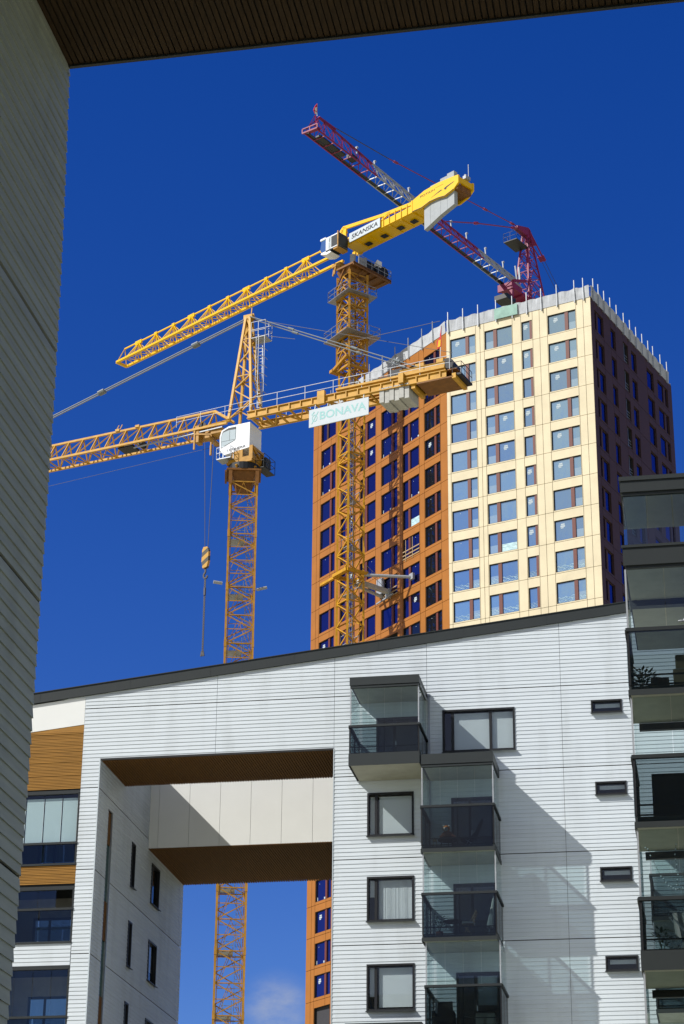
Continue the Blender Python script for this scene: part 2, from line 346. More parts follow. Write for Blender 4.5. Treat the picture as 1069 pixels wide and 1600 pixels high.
# ================================================================== white apartment building with the gateway
W = Fr((-0.2081, 74.4997), WY)
white = thing('apartment_building', 'sunlit white lap board building with a square gateway through it', 'building', (W.o.x, W.o.y, 0))
roofb = lambda u: 28.57+.1075*u
PITCHB = 3.0/21
bal_stack = [(1.23, 2.84, 21.87, 23.40), (1.23, 2.84, 18.87, 20.40), (1.23, 2.84, 15.82, 17.37), (1.23, 2.84, 12.82, 14.37)]
small = [(9.18, 10.22, 26.0, 26.44), (9.22, 10.26, 23.03, 23.47), (9.27, 10.31, 20.0, 20.46), (9.33, 10.38, 16.95, 17.42), (9.35, 10.4, 13.95, 14.42)]
big = [(3.92, 6.45, 24.80, 26.33)]
doors = [(1.55, 3.05, 24.25, 26.15), (4.20, 5.60, 20.9, 23.1), (4.24, 5.66, 17.8, 20.05), (4.3, 5.74, 14.85, 17.0)]
loggia = [(-11.9, -9.27, 8.0, 27.45)]
gate = [(-8.60, 0.0, 0, 25.14)]
holes = bal_stack+small+big+doors+loggia+gate
VB = (-4.33, 0.0, 3.35, 8.12)
# the base line of the boards: floors are 3.0 m apart; open joints at 27.04, 24.04, ...
mb = MB(W); lap(mb, -14, 14.2, 27.05-PITCHB*21*6-.0, 27.05+PITCHB*21, holes, top=roofb, breaks=VB, zjoints=[27.05-3*i for i in range(7)], pitch=PITCHB)
part('wall', mb, 'white_board', white, 'sunlit front wall of white lap boards')
mb = MB(W)
for (p, q, r, s_) in rects_minus(-14, 14.2, 0, 25.14, holes): mb.box(p, q, -.30, -.004, r, s_)
for p, q in ((-14, -11.9), (-9.27, 14.2)):
    us = sorted({p, q} | {h[i] for h in holes for i in (0, 1) if p < h[i] < q and h[3] > 25.14})
    for a, b in zip(us, us[1:]):
        segs = [(25.14, None)]
        hs = sorted((h[2], h[3]) for h in holes if h[0] <= a+.001 and h[1] >= b-.001 and h[3] > 25.15)
        lo = 25.14
        for h0, h1 in hs:
            if h0 > lo: mb.box(a, b, -.30, -.004, lo, h0)
            lo = max(lo, h1)
        mb.prism([(a, lo), (b, lo), (b, roofb(b)-.01), (a, roofb(a)-.01)], -.30, -.004)
part('wall_core', mb, 'dark_backing', white)
mb = MB(W); mb.prism([(-14, roofb(-14)-.02), (14.2, roofb(14.2)-.02), (14.2, roofb(14.2)+.36), (-14, roofb(-14)+.36)], -.35, .10)
mb.prism([(-14, roofb(-14)+.36), (14.2, roofb(14.2)+.36), (14.2, roofb(14.2)+.385), (-14, roofb(-14)+.385)], -.4, .13)
for u in (-11, -7.6, -4.6, -1.5, 1.6, 4.7, 7.7, 10.8): mb.box(u, u+.012, .1, .104, roofb(u)+.0, roofb(u)+.355)
part('roof_fascia', mb, 'fascia_metal', white, 'dark grey metal roof edge rising to the right')
mb = MB(W)                                             # roofs and hidden bodies
def roofslab(u0, u1, v0, v1): mb.prism([(u0, roofb(u0)-.5), (u1, roofb(u1)-.5), (u1, roofb(u1)-.03), (u0, roofb(u0)-.03)], v0, v1)
roofslab(.0, 14.2, -12.9, -.36); roofslab(-8.6, 0, -3.45, -.36)
part('roof', mb, 'dark_metal', white)
ZL = 27.0
mb = MB(W)
for u in (0.35, 6.9, 14): mb.box(u-.15, u, -12.85, -.31, 0, roofb(u)-.5) if u < 14 else mb.box(u-.15, u, -12.85, -.31, 0, 27)
mb.box(0.2, 14, -12.9, -12.6, 0, 28); mb.box(-14, -8.95, -12.9, -12.6, 0, ZL)
mb.box(-14, -13.7, -12.6, -.31, 0, ZL); mb.box(-14, -8.75, -12.9, -.31, ZL-.3, ZL)
mb.box(-13.7, -9.0, -1.75, -1.6, 0, 27.0)
part('inner_walls', mb, 'interior_dark', white)
# gateway: left cheek wall of lap boards
G = Fr(W.P(-8.60, 0, 0), 79.91)
slotsA = [(1.35, 1.95, 2, 23.62)]
narrow = [(4.75, 5.22, 21.62-3*i, 23.30-3*i) for i in range(5)]
wide = [(7.75, 8.95, 21.70-3*i, 23.25-3*i) for i in range(5)]
gh = slotsA+narrow+wide
mb = MB(G); lap(mb, 0, 12.88, 27.05-21, 27.05, gh+[(7.13, 12.88, 23.69, 28), (0, 3.45, 25.14, 28)], v=0, pitch=PITCHB, breaks=(2.85, 10.2), zjoints=[27.05-3*i for i in range(7)])
part('gateway_wall', mb, 'near_board' if False else 'white_board', white, 'shaded lap board wall on the left inside the gateway')
mb = MB(G)
for (p, q, r, s_) in rects_minus(0.3, 12.6, 0, 27.05, gh): mb.box(p, q, -.3, -.004, r, s_)
part('gateway_wall_core', mb, 'dark_backing', white)
mb = MB(G); mb.cur = 0; mb.box(1.35, 1.95, -.06, -.05, 2, 23.62)
mb.cur = 1
for z0, z1 in ((22.4, 23.6), (18.9, 20.3), (15.6, 16.9), (12.8, 14)): mb.box(1.36, 1.88, -.045, -.02, z0, z1)
mb.cur = 2; mb.box(1.35, 1.38, -.05, .02, 2, 23.62); mb.box(1.90, 1.95, -.05, .03, 2, 23.62); mb.box(1.33, 1.97, -.24, .035, 23.62, 23.66)
part('slot_window', mb, ['cab_glass', 'wood_dark', 'grey_metal'], white, 'tall narrow slot of dark glass and wood panels')
# front beam soffit, rear beam with pale panels
mb = MB(W); u = -8.58
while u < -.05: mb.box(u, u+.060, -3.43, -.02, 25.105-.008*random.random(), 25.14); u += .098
part('front_soffit', mb, 'wood_dark', white, 'slatted wood underside of the front beam')
mb = MB(W); mb.box(-8.6, 0, -3.45, -.31, 25.142, 25.4); mb.box(-8.6, 0, -3.45, -3.2, 25.4, 27.4); mb.box(-8.6, 0.0, -.012, .03, 25.07, 25.14)
part('front_beam', mb, 'dark_backing', white)
mb = MB(W)
seams = [-8.58+1.226*i for i in range(0, 8)]
for a, b in zip([-8.6]+[s+.35 for s in seams[0:]], [s+.35 for s in seams[0:]]+[0.0]):
    if b > 0: b = 0.0
    if b-a > .05: mb.box(a+.006, b-.006, -7.17, -7.13, 23.70, 27.2)
part('beam_panels', mb, 'white_panel', white, 'smooth pale panels on the rear beam of the gateway')
mb = MB(W); mb.box(-8.6, 0, -12.86, -7.175, 23.72, 27.15); part('rear_beam', mb, 'dark_backing', white)
mb = MB(W); u = -8.58
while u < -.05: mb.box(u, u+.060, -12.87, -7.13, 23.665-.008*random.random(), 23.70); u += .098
part('rear_soffit', mb, 'wood_dark', white, 'slatted wood underside of the rear beam')
mb = MB(W); mb.box(3.40, 3.46, .03, .09, 20.7, 26.95); mb.box(3.38, 3.48, .0, .11, 26.9, 26.97); part('downpipe', mb, 'grey_metal', white)
mb = MB(W); mb.box(-8.62, -8.58, -.01, .034, 8, 25.12); mb.box(-.015, .012, -.01, .034, 8, 25.12); part('corner_trim', mb, 'banner_white', white)
def window(fr, r, parent, splits=(), blind=None, sill=True, depth=.22, fw=.06, sash='black_metal', back='interior_dark', label=None, open_blind=.0, v=0.0):
    u0, u1, z0, z1 = r; mb = MB(fr)
    mb.box(u0-.02, u1+.02, v-.05, v+.045, z1-fw+.02, z1+.025); mb.box(u0-.02, u0+fw-.02, v-.05, v+.045, z0, z1-fw+.02); mb.box(u1-fw+.02, u1+.02, v-.05, v+.045, z0, z1-fw+.02); mb.box(u0+fw-.02, u1-fw+.02, v-.05, v+.03, z0, z0+fw)
    for s_ in splits: mb.box(s_-.045, s_+.045, v-.10, v-.02, z0+fw, z1-fw+.02)
    mb.box(u0, u0+.05, v-depth, v-.05, z0, z1); mb.box(u1-.05, u1, v-depth, v-.05, z0, z1); mb.box(u0+.05, u1-.05, v-depth, v-.05, z1-.05, z1); mb.box(u0+.05, u1-.05, v-depth, v-.05, z0, z0+.05)
    f = part('window', mb, sash, parent, label)
    mb = MB(fr); es = [u0+.05]+list(splits)+[u1-.05]
    for a, b in zip(es, es[1:]): mb.box(a, b, v-.075, v-.068, z0+.05, z1-.05)
    part('pane', mb, 'glass_window', f)
    if sill:
        mb = MB(fr); mb.hexa([fr.P(u0-.04, v+.14, z0-.06), fr.P(u1+.04, v+.14, z0-.06), fr.P(u1+.04, v+.0, z0-.01), fr.P(u0-.04, v+.0, z0-.01), fr.P(u0-.04, v+.14, z0-.035), fr.P(u1+.04, v+.14, z0-.035), fr.P(u1+.04, v-.0, z0+.02), fr.P(u0-.04, v-.0, z0+.02)])
        part('sill', mb, 'dark_metal', f)
    mb = MB(fr); mb.box(u0, u1, v-depth-.5, v-depth-.48, z0, z1); mb.box(u0, u0+.01, v-depth-.5, v-depth, z0, z1); mb.box(u1-.01, u1, v-depth-.5, v-depth, z0, z1); mb.box(u0, u1, v-depth-.5, v-depth, z1-.01, z1); mb.box(u0, u1, v-depth-.5, v-depth, z0, z0+.01)
    part('reveal', mb, back, f)
    if blind:
        mb = MB(fr)
        for (a, b, zb) in blind:
            z = z1-.08
            while z > zb:
                mb.hexa([fr.P(a, v-.135, z-.034), fr.P(b, v-.135, z-.034), fr.P(b, v-.155, z-.036), fr.P(a, v-.155, z-.036), fr.P(a, v-.14, z), fr.P(b, v-.14, z), fr.P(b, v-.158, z-.002), fr.P(a, v-.158, z-.002)]); z -= .036
        part('blind', mb, 'blind_white', f)
    return f
for i, r in enumerate(bal_stack):
    f = window(W, r, white, [1.52], [(1.30, 1.47, r[2]+(.1, .9, .5, .1)[i])] + ([(1.62, 2.76, r[2]+(.08, 0, .16, .6)[i])] if i != 1 else []))
    if i == 1:                                         # net curtain in soft folds
        mb = MB(W); u = 1.60
        while u < 2.74:
            k_ = .012+.012*random.random(); mb.hexa([W.P(u, -.16, r[2]+.1), W.P(u+.035, -.16+k_, r[2]+.1), W.P(u+.035, -.17+k_, r[2]+.1), W.P(u, -.17, r[2]+.1), W.P(u, -.16, r[3]-.08), W.P(u+.035, -.16+k_, r[3]-.08), W.P(u+.035, -.17+k_, r[3]-.08), W.P(u, -.17, r[3]-.08)])
            u += .036
        part('curtain', mb, 'blind_white', f)
for r in big: window(W, r, white, [4.25, 5.60], [(4.30, 5.55, 24.9), (5.65, 6.38, 24.9)])
for r in small: window(W, r, white, [], [(r[0]+.12, r[1]-.06, r[3]-.2)], depth=.2, fw=.05)
for i, r in enumerate(narrow[:4]): window(G, r, white, [], None, depth=.2)
for i, r in enumerate(wide[:4]): window(G, r, white, [8.05], [(7.83, 8.85, r[2]+.5)] if i else None, depth=.16)
for r in doors:
    f = window(W, r, white, [r[0]+.62], [(r[0]+.7, r[1]-.1, r[2]+1.1)] if r[2] < 16 else None, sill=False, back='interior_brown')
    mb = MB(W); mb.box(r[0]+.66, r[0]+.70, -.02, .03, r[2]+.85, r[2]+1.05); part('handle', mb, 'galvanised', f)
# loggia bay at the far left
mb = MB(W)
mb.prism([(-11.9, 26.20), (-9.28, 26.47), (-9.28, roofb(-9.28)-.05), (-11.9, roofb(-11.9)-.05)], -.06, .012)
part('top_panel', mb, 'white_panel', white, 'smooth white panel under the roof edge at the left')
mb = MB(W)
def slats(z0, z1, topf=None):
    z = z0
    while z < z1:
        zt = min(z+.040, z1)
        mb.prism([(-11.9, z), (-9.28, z), (-9.28, zt), (-11.9, zt)], -.05, -.008+.022*random.random()); z += .056
slats(24.06, 26.18); mb.prism([(-10.6, 26.19), (-9.28, 26.19), (-9.28, 26.46), (-10.6, 26.33)], -.05, .0); mb.prism([(-11.9, 26.19), (-10.6, 26.19), (-10.6, 26.33), (-11.9, 26.21)], -.05, -.003)
part('timber_cladding', mb, 'wood_gold', white, 'tall golden brown slatted timber panel')
mb = MB(W); slats(20.58, 21.28)
part('timber_cladding', mb, 'wood_gold', white, 'short golden brown slatted timber band')
for za_, zb_ in ((23.95, 27.2), (20.45, 21.28), (17.66, 18.5)): mb = MB(W); mb.box(-11.9, -9.28, -.3, -.055, za_, zb_); part('loggia_core', mb, 'dark_backing', white)
mb = MB(W); lap(mb, -11.9, -9.30, 17.68, 18.54, [], v=-.02, pitch=PITCHB); part('loggia_boards', mb, 'white_board', white)
def loggia_balcony(ztop, zrail, zbot, missing=False):
    mb = MB(W); mb.box(-11.9, -9.28, -.10, .02, ztop-.06, ztop+.07); mb.box(-11.9, -9.28, -.08, .05, zrail-.05, zrail+.03); mb.box(-11.9, -9.28, -.08, .04, zbot-.07, zbot); mb.box(-9.34, -9.28, -.08, .02, zbot-.03, ztop-.03); mb.box(-11.9, -11.84, -.08, .02, zbot-.03, ztop-.03)
    f = part('balcony', mb, 'dark_metal', white)
    mb = MB(W); us = [-11.9, -11.3, -10.62, -9.95, -9.36]
    for a, b in zip(us, us[1:]):
        if missing and b > -9.5: continue
        mb.box(a+.008, b-.008, -.05, -.042, zrail+.03, ztop-.06)
    part('upper_glass', mb, 'glass_clear', f)
    mb = MB(W)
    for a, b in ((-11.9, -10.55), (-10.5, -9.36)): mb.box(a, b, .0, .01, zbot, zrail-.05)
    part('parapet_glass', mb, 'glass_smoke', f)
    mb = MB(W); mb.cur = 0; mb.box(-11.9, -9.2, -1.6, -.12, zbot-.25, zbot-.1); mb.box(-11.9, -9.2, -1.58, -1.5, zbot, ztop); mb.cur = 1; mb.box(-11.2, -9.6, -1.5, -1.46, zbot, ztop-.7)
    mb.cur = 2; mb.box(-11.1, -10.62, -1.455, -1.44, zbot+.1, ztop-.8); mb.box(-10.52, -9.7, -1.455, -1.44, zbot+.1, ztop-.8)
    part('back_wall', mb, ['interior_brown', 'dark_metal', 'lower_glass'], f)
loggia_balcony(23.93, 22.06, 21.32); loggia_balcony(20.42, 19.68, 18.52, True); loggia_balcony(17.60, 15.90, 14.9); loggia_balcony(14.6, 13.0, 12.0)
mb = MB(W)                                             # pale roller screens behind the uppermost loggia's glass
for a, b in ((-11.9, -11.32), (-11.28, -10.64), (-10.6, -9.97), (-9.93, -9.38)): mb.box(a, b, -.13, -.12, 22.1, 23.75)
part('screen', mb, 'blind_white', white, 'pale screens closed behind balcony glass')
# glazed balconies on the front
def balcony(fr, parent, u0, u1, ztop, zroof0, zroof1, zrail, zfl, zslab, dep=2.0, v0=0.0, solidroof=True, label=None, mull=.5, v1c=None, side=True, thin=True):
    """zroof0..zroof1: fascia above the glass (None when the slab of the balcony above does it); zfl..zslab: its own slab"""
    vf = v0+dep; mb = MB(fr); zfas = zslab+.13 if thin else zfl+.03
    canopy = None
    if zroof0 is not None:
        mb.cur = 0; mb.box(u0, u1, v0, vf, zroof0+.10, zroof1); mb.box(u0-.03, u1+.03, vf, vf+.035, zroof0+.09, zroof1+.02); mb.box(u1, u1+.03, v0+.03, vf, zroof0+.1, zroof1+.01); mb.box(u0-.03, u0, v0+.03, vf, zroof0+.1, zroof1+.01)
        mb.box(u0-.01, u1+.01, vf-.10, vf+.01, zroof0, zroof0+.07)
        mb.cur = 1; mb.box(u0+.04, u1-.04, v0+.04, vf-.11, zroof0+.085, zroof0+.10)
        canopy = mb; mb = MB(fr)
    mb.cur = 0
    mb.box(u0-.03, u1+.03, v0+.03, vf+.05, zslab+.06, zfl) ; mb.box(u0-.035, u1+.035, vf+.05, vf+.07, zslab, zfas); mb.box(u1+.03, u1+.05, v0+.03, vf+.05, zslab, zfas); mb.box(u0-.05, u0-.03, v0+.03, vf+.05, zslab, zfas)
    mb.cur = 1; mb.box(u0+.0, u1-.0, v0+.04, vf, zslab+.045, zslab+.06)
    b = part('balcony', mb, ['fascia_metal', 'soffit_plaster'], parent, label)
    if canopy: part('canopy', canopy, ['fascia_metal', 'soffit_plaster'], b)
    # rail
    mb = MB(fr); mb.box(u0-.05, u1+.05, vf-.03, vf+.08, zrail-.02, zrail+.06); mb.box(u1-.03, u1+.07, v0+.03, vf-.03, zrail-.02, zrail+.06); mb.box(u0-.07, u0+.03, v0+.03, vf-.03, zrail-.02, zrail+.06)
    part('handrail', mb, 'dark_metal', b)
    zt = zroof0 if zroof0 is not None else ztop
    mb = MB(fr)
    um = u0+(u1-u0)*mull
    for u in (u0-.03, um-.02, u1-.02): mb.box(u, u+.045, vf+.005, vf+.045, zfl+.03, zrail-.02)
    for u in (u0-.03, u1-.02):
        for v in (v0+.06, v0+dep*.5): mb.box(u, u+.045, v, v+.04, zfl+.03, zrail-.02)
    mb.box(u0, u1, vf+.0, vf+.04, zfl+.25, zfl+.28); mb.box(u0, u1, vf+.0, vf+.04, zfl+.03, zfl+.06)
    for u in (u0-.02, u1-.01): mb.box(u, u+.03, v0+.06, vf+.0, zfl+.03, zfl+.06)
    part('parapet_frame', mb, 'black_metal', b)
    mb = MB(fr)
    mb.box(u0+.02, u1-.03, vf+.056, vf+.062, zfas, zrail-.02); mb.box(u1+.022, u1+.029, v0+.06, vf+.0, zfl+.05, zrail-.02); mb.box(u0-.044, u0-.037, v0+.06, vf, zfl+.05, zrail-.02)
    part('parapet_glass', mb, 'glass_smoke', b)
    mb = MB(fr); n = 4; du = (u1-u0-.06)/n
    for i in range(n): mb.box(u0+.03+i*du+.006, u0+.03+(i+1)*du-.006, vf-.06, vf-.052, zrail+.06, zt-.01)
    for uu in (u0+.0, u1-.01):
        for i in range(3): mb.box(uu, uu+.008, v0+.08+i*(dep-.2)/3, v0+.08+(i+1)*(dep-.2)/3-.012, zrail+.06, zt-.01)
    part('upper_glass', mb, 'glass_clear', b)
    for ua_ in (u1-.02, u0-.018): mb = MB(fr); mb.box(ua_, ua_+.038, vf-.07, vf-.03, zrail+.06, zt-.01); part('corner_post', mb, 'galvanised', b)
    return b
balcony(W, white, .93, 3.32, None, 26.66, 27.03, 25.22, 24.22, 23.82, label='uppermost and leftmost glazed balcony', thin=False)
balcony(W, white, 3.42, 5.85, None, 23.68, 24.11, 22.25, 20.88, 20.68, label='balcony holding a black chair')
balcony(W, white, 3.44, 5.88, 20.68, None, None, 19.24, 17.86, 17.66)
balcony(W, white, 3.52, 5.98, 17.66, None, None, 16.16, 14.86, 14.66)
balcony(W, white, .85, 3.35, None, 14.62, 15.02, 13.2, 11.9, 11.7)
for i in range(2): balcony(W, white, 11.02, 13.6, 21.12-3*i, None, None, 19.62-3*i, 18.3-3*i, 18.12-3*i)
mb = MB(W); mb.box(11.0, 13.62, .03, 2.05, 21.12, 21.35); part('canopy', mb, 'fascia_metal', white)
mb = MB(W)
for z in (26.75, 23.75): mb.tube(W.P(.93+2.44*(z < 25)+2.42, 1.7, z), W.P(.93+2.44*(z < 25)+2.42, .1, z-.0), .03)
part('gutter_pipe', mb, 'galvanised', white)
# ================================================================== right hand wing with dark glazed balconies
RX = Fr((0, 0), WY)
_r = Vector((1000-534.5, 1183-800, 3409.07)); _d = rt*_r.x - up*_r.y + fwd*_r.z; _d *= 45.5/math.hypot(_d.x, _d.y)
RX = Fr((_d.x, _d.y), WY)
wing = thing('apartment_building', 'wing with dark glazed balconies at the lower right edge', 'building', (RX.o.x, RX.o.y, 0))
def rb(zslab_above, zrail, zfl, zslab, **k): return balcony(RX, wing, -.13, 3.2, zslab_above, None, None, zrail, zfl, zslab, dep=2.1, v0=-2.1, mull=.42, **k)
mb = MB(RX); mb.box(-.12, 3.2, -2.1, 0, 21.95, 22.27); mb.box(-.15, 3.23, 0, .04, 21.93, 22.2); mb.box(-.18, 3.26, -2.12, .07, 22.2, 22.3); mb.box(-.12, 3.2, -.1, 0, 21.86, 21.93)
mb.cur = 1; mb.box(-.1, 3.2, -2.05, -.12, 21.90, 21.948)
part('canopy', mb, ['fascia_metal', 'soffit_plaster'], wing, 'flat dark canopy over the top balcony')
mb = MB(RX)
for i, (a, b_) in enumerate(((-.1, .40), (.43, .98), (1.0, 1.7), (1.72, 2.5))): mb.box(a, b_, -.06, -.052, 20.62, 21.86)
mb.box(-.12, -.112, -2.0, -.08, 20.62, 21.86)
part('upper_glass', mb, 'glass_clear', wing)
mb = MB(RX); mb.box(-.10, .42, -.045, -.04, 20.62, 21.84); part('glass_leaf', mb, 'glass_clear', wing)
mb = MB(RX); mb.box(-.13, 3.2, -5.6, 0, 20.17, 20.6); mb.box(-.16, 3.2, 0, .04, 20.14, 20.56); mb.box(-.19, 3.2, -.0, .07, 20.56, 20.62); mb.box(-.1, 3.2, -2.3, -2.1, 19.98, 20.17); mb.box(-.12, 3.2, -.1, 0, 20.08, 20.15)
mb.cur = 1; mb.box(-.1, 3.2, -5.5, -.12, 20.125, 20.168)
part('balcony_slab', mb, ['fascia_metal', 'soffit_plaster'], wing)
rb(20.08, 18.58, 17.28, 17.08); rb(17.08, 15.67, 14.36, 14.12); rb(14.12, 12.58, 11.48, 11.10, thin=False); rb(11.1, 9.6, 8.4, 8.1)
mb = MB(RX)
for z in (16.95, 13.98, 10.95): mb.box(-.05, 3.2, -2.14, -2.02, z-.0, z+.16)
part('back_beam', mb, 'black_metal', wing)
mb = MB(RX); mb.box(1.9, 12, -30, -2.2, 0, 25); mb.box(3.25, 12, -2.2, 0, 0, 25); part('wing_block', mb, 'white_board', wing)
mb = MB(RX)
for z in (18.0, 15.0): mb.box(1.55, 1.85, -2.1, -.1, z-2.9, z+1.9)
part('side_screen', mb, 'soffit_plaster', wing)
# ================================================================== residential tower under construction
T = Fr(((922.3-534.5)*0, 0), -29.04)
_r = Vector((922-534.5, 462-800, 3409.07)); _d = rt*_r.x - up*_r.y + fwd*_r.z; _d *= 180/math.hypot(_d.x, _d.y)
TY = Fr((_d.x, _d.y), -29.04); TB = Fr((_d.x, _d.y), 60.96); TO = Fr(TY.P(-14.97, 0, 0), -56.62)
tower = thing('residential_tower', 'tall new tower with pale yellow, orange and dark brown faces', 'building', (_d.x, _d.y, 0))
ZT = 102.3; FH = 3.01
ycols = [(-14.58, -11.9, 's'), (-10.92, -8.05, 'b'), (-7.07, -5.97, 'n'), (-4.37, -1.52, 's')]
ocols = [(-21.95, -19.25, 's'), (-18.2, -15.6, 'b'), (-14.72, -12.02, 'b'), (-11.0, -8.27, 's'), (-7.36, -4.62, 'b'), (-3.70, -1.15, 's')]
bcols = [(.85, 2.95, 'b'), (4.8, 5.95, 'n'), (7.95, 9.1, 'v'), (9.95, 11.25, 'n'), (14.05, 15.8, 'p'), (16.95, 19.7, 's')]
yholes = [(a, b, 101.32-FH*k-2.02, 101.32-FH*k) for a, b, c in ycols for k in range(32)]
oholes = [(a, b, 101.08-FH*k-2.08, 101.08-FH*k) for a, b, c in ocols for k in range(32)]
bholes = [(a, b, 101.30-FH*k-2.1, 101.30-FH*k) for a, b, c in bcols for k in range(32)]
zcY = [101.32-FH*k-2.02-.12 for k in range(33)]; zcO = [101.08-FH*k-2.08-.28 for k in range(33)]
zcB = [101.3-FH*k-2.1-.2 for k in range(33)]
def facade(nm, fr, u0, u1, holes, zc, uc, mt, lab, zmin):
    holes = [h for h in holes if h[2] > zmin]; zc = [z for z in zc if z > zmin]
    mb = MB(fr); slabs(mb, u0, u1, zmin, ZT, holes, -.03, .03, ucuts=uc, zcuts=zc, gap=.042)
    part(nm, mb, mt, tower, lab)
    mb = MB(fr)
    for p, q, r, s_ in rects_minus(u0+.02, u1-.02, zmin, ZT-.02, holes): mb.box(p, q, -.30, -.035, r, s_)
    return mb
mbs = [facade('yellow_facade', TY, -14.97, 0, yholes, zcY, [-14.64, -11.85, -10.97, -8.0, -7.12, -5.92, -4.42, -1.47, -.75, -11.4, -5.2], 'panel_yellow', 'pale yellow panelled face', 62),
       facade('orange_facade', TO, -23.45, 0, oholes, zcO, [-22.6, -22.0, -20.1, -19.2, -18.25, -15.55, -14.77, -11.97, -11.05, -8.2, -7.4, -4.55, -3.75, -1.1], 'panel_orange', 'orange panelled face', 34),
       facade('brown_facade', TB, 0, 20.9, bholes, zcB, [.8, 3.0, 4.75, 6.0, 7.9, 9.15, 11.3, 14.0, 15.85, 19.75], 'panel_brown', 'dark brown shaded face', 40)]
mb = MB(); 
for q in mbs: b0 = len(mb.v); mb.v += q.v; mb.f += [tuple(i+b0 for i in f) for f in q.f]; mb.mi += q.mi
part('facade_core', mb, 'dark_backing', tower)
A0 = TY.P(0, 0, 0); A1 = TY.P(-14.97, 0, 0); A2 = TO.P(-23.45, 0, 0); A3 = TB.P(20.9, 0, 0)
ctr = (A0+A1+A2+A3)/4
inn = [p+(ctr-p).normalized()*.75 for p in (A0, A1, A2, A3)]
mb = MB(); z_ = lambda p, z: (p.x, p.y, z)
mb.face([z_(p, 0) for p in inn]); mb.face([z_(p, ZT-.4) for p in inn][::-1])
for i in range(4): a, b = inn[i], inn[(i+1) % 4]; mb.face([z_(a, 0), z_(b, 0), z_(b, ZT-.4), z_(a, ZT-.4)])
part('tower_core', mb, 'interior_dark', tower)
mb = MB()
for p, q in ((A0, A1), (A1, A2), (A0, A3), (A3, A2)):
    dirv = (q-p).normalized(); nn = Vector((dirv.y, -dirv.x, 0))
    if nn.dot(p-ctr) < 0: nn = -nn
    mb.hexa([z_(p, ZT), z_(q, ZT), z_(q-nn*.45, ZT), z_(p-nn*.45, ZT), z_(p, ZT+.05), z_(q, ZT+.05), z_(q-nn*.45, ZT+.05), z_(p-nn*.45, ZT+.05)])
for (f_, a, b, z0) in ((TY, -14.9, -.05, 0), (TO, -23.4, -.05, 0), (TB, .05, 20.8, 0)): mb.fr = f_; mb.box(a, b, -.5, -.31, 0 if f_ is not TB else 0, 62 if f_ is TY else (34 if f_ is TO else 40))
part('parapet_cap', mb, 'grey_metal', tower)
# window units: each kind built once, then copied
def unit(w, h, kind, gl, variant):
    """local frame: x to the right, y into the wall"""
    mb = MB(); d0, d1 = -.16, -.05
    mb.cur = 0
    mb.box(0, w, d0, d1, h-.07, h); mb.box(0, .06, d0, d1, 0, h-.07); mb.box(w-.06, w, d0, d1, 0, h-.07); mb.box(.06, w-.06, d0, d1, 0, .06)
    mb.box(0, w, -.32, d0, -.0, .02); 
    if kind == 's': m0, m1 = w*.60, w*.72
    elif kind == 'b': m0, m1 = w*.31, w*.43
    elif kind == 'n': m0, m1 = w*.74, w*.95
    else: m0, m1 = w*.5, w*.56
    mb.cur = 1; mb.box(m0, m1, d0, d1+.02, .06, h-.07)
    fr_ = mesh_of('window', mb, ['black_metal', 'mullion_red']); subs = []
    mb = MB(); mb.box(.06, m0, -.15, -.13, .06, h-.07)
    if w-.06 > m1+.02: mb.box(m1, w-.06, -.15, -.13, .06, h-.07)
    subs.append(('pane', mesh_of('pane', mb, gl)))
    a, b = (.06, m0) if kind in 'sn' else (m1, w-.06)
    if variant == 1:
        mb = MB(); cx = a+(b-a)*.42; mb.box(cx-.22, cx+.22, -.127, -.12, h*.66, h*.66+.17); mb.box(cx-.17, cx+.19, -.127, -.12, h*.66+.20, h*.66+.34); mb.box(cx-.19, cx+.08, -.127, -.12, h*.66-.12, h*.66-.03)
        subs.append(('sticker', mesh_of('sticker', mb, 'paper_white')))
    if gl in ('tower_glass', 'tower_glass_light') and kind != 'n':
        mb = MB(); p0, p1 = (m1, w-.06) if kind == 's' else (.06, m0); mb.box(p0+.02, p1-.02, -.129, -.125, .08, h*.42); subs.append(('lower_pane', mesh_of('lower_pane', mb, 'lower_glass')))
    if variant == 2:
        mb = MB(); n = 14
        for (a_, b_) in ((.08, m0-.02), (m1+.02, w-.08)):
            if b_-a_ < .2: continue
            for k in range(6):
                z0 = .08+.09*k; pts = []
                for i in range(n+1):
                    x = a_+(b_-a_)*i/n; y = z0+.07*math.sin(i*.9+k*1.7)+.05*math.sin(i*2.3+k)+(.10*abs(i/n-.5))
                    pts.append((x, max(.07, y)))
                th = .012+.02*random.random()
                for i in range(n): mb.prism([(pts[i][0], pts[i][1]), (pts[i+1][0], pts[i+1][1]), (pts[i+1][0], pts[i+1][1]+th), (pts[i][0], pts[i][1]+th)], -.128, -.12)
        subs.append(('wrapping_film', mesh_of('wrapping_film', mb, 'film')))
    if variant == 3:
        mb = MB(); mb.box(a+.02, b-.02, -.128, -.122, .08, h*.40); subs.append(('screen', mesh_of('screen', mb, 'film')))
    if variant == 4:
        mb = MB(); mb.box(a+.08, a+.16, -.128, -.12, .10, .45); mb.box(b-.34, b-.12, -.128, -.12, .1, .3); mb.box(a+.4, a+.46, -.128, -.12, h*.8, h*.83); subs.append(('leftover', mesh_of('leftover', mb, 'paper_white')))
    if variant == 5:
        mb = MB(); mb.box(a+(b-a)*.45, a+(b-a)*.45+.06, -.128, -.12, h*.84, h*.87); subs.append(('sensor', mesh_of('sensor', mb, 'paper_white')))
    return fr_, subs
cache = {}
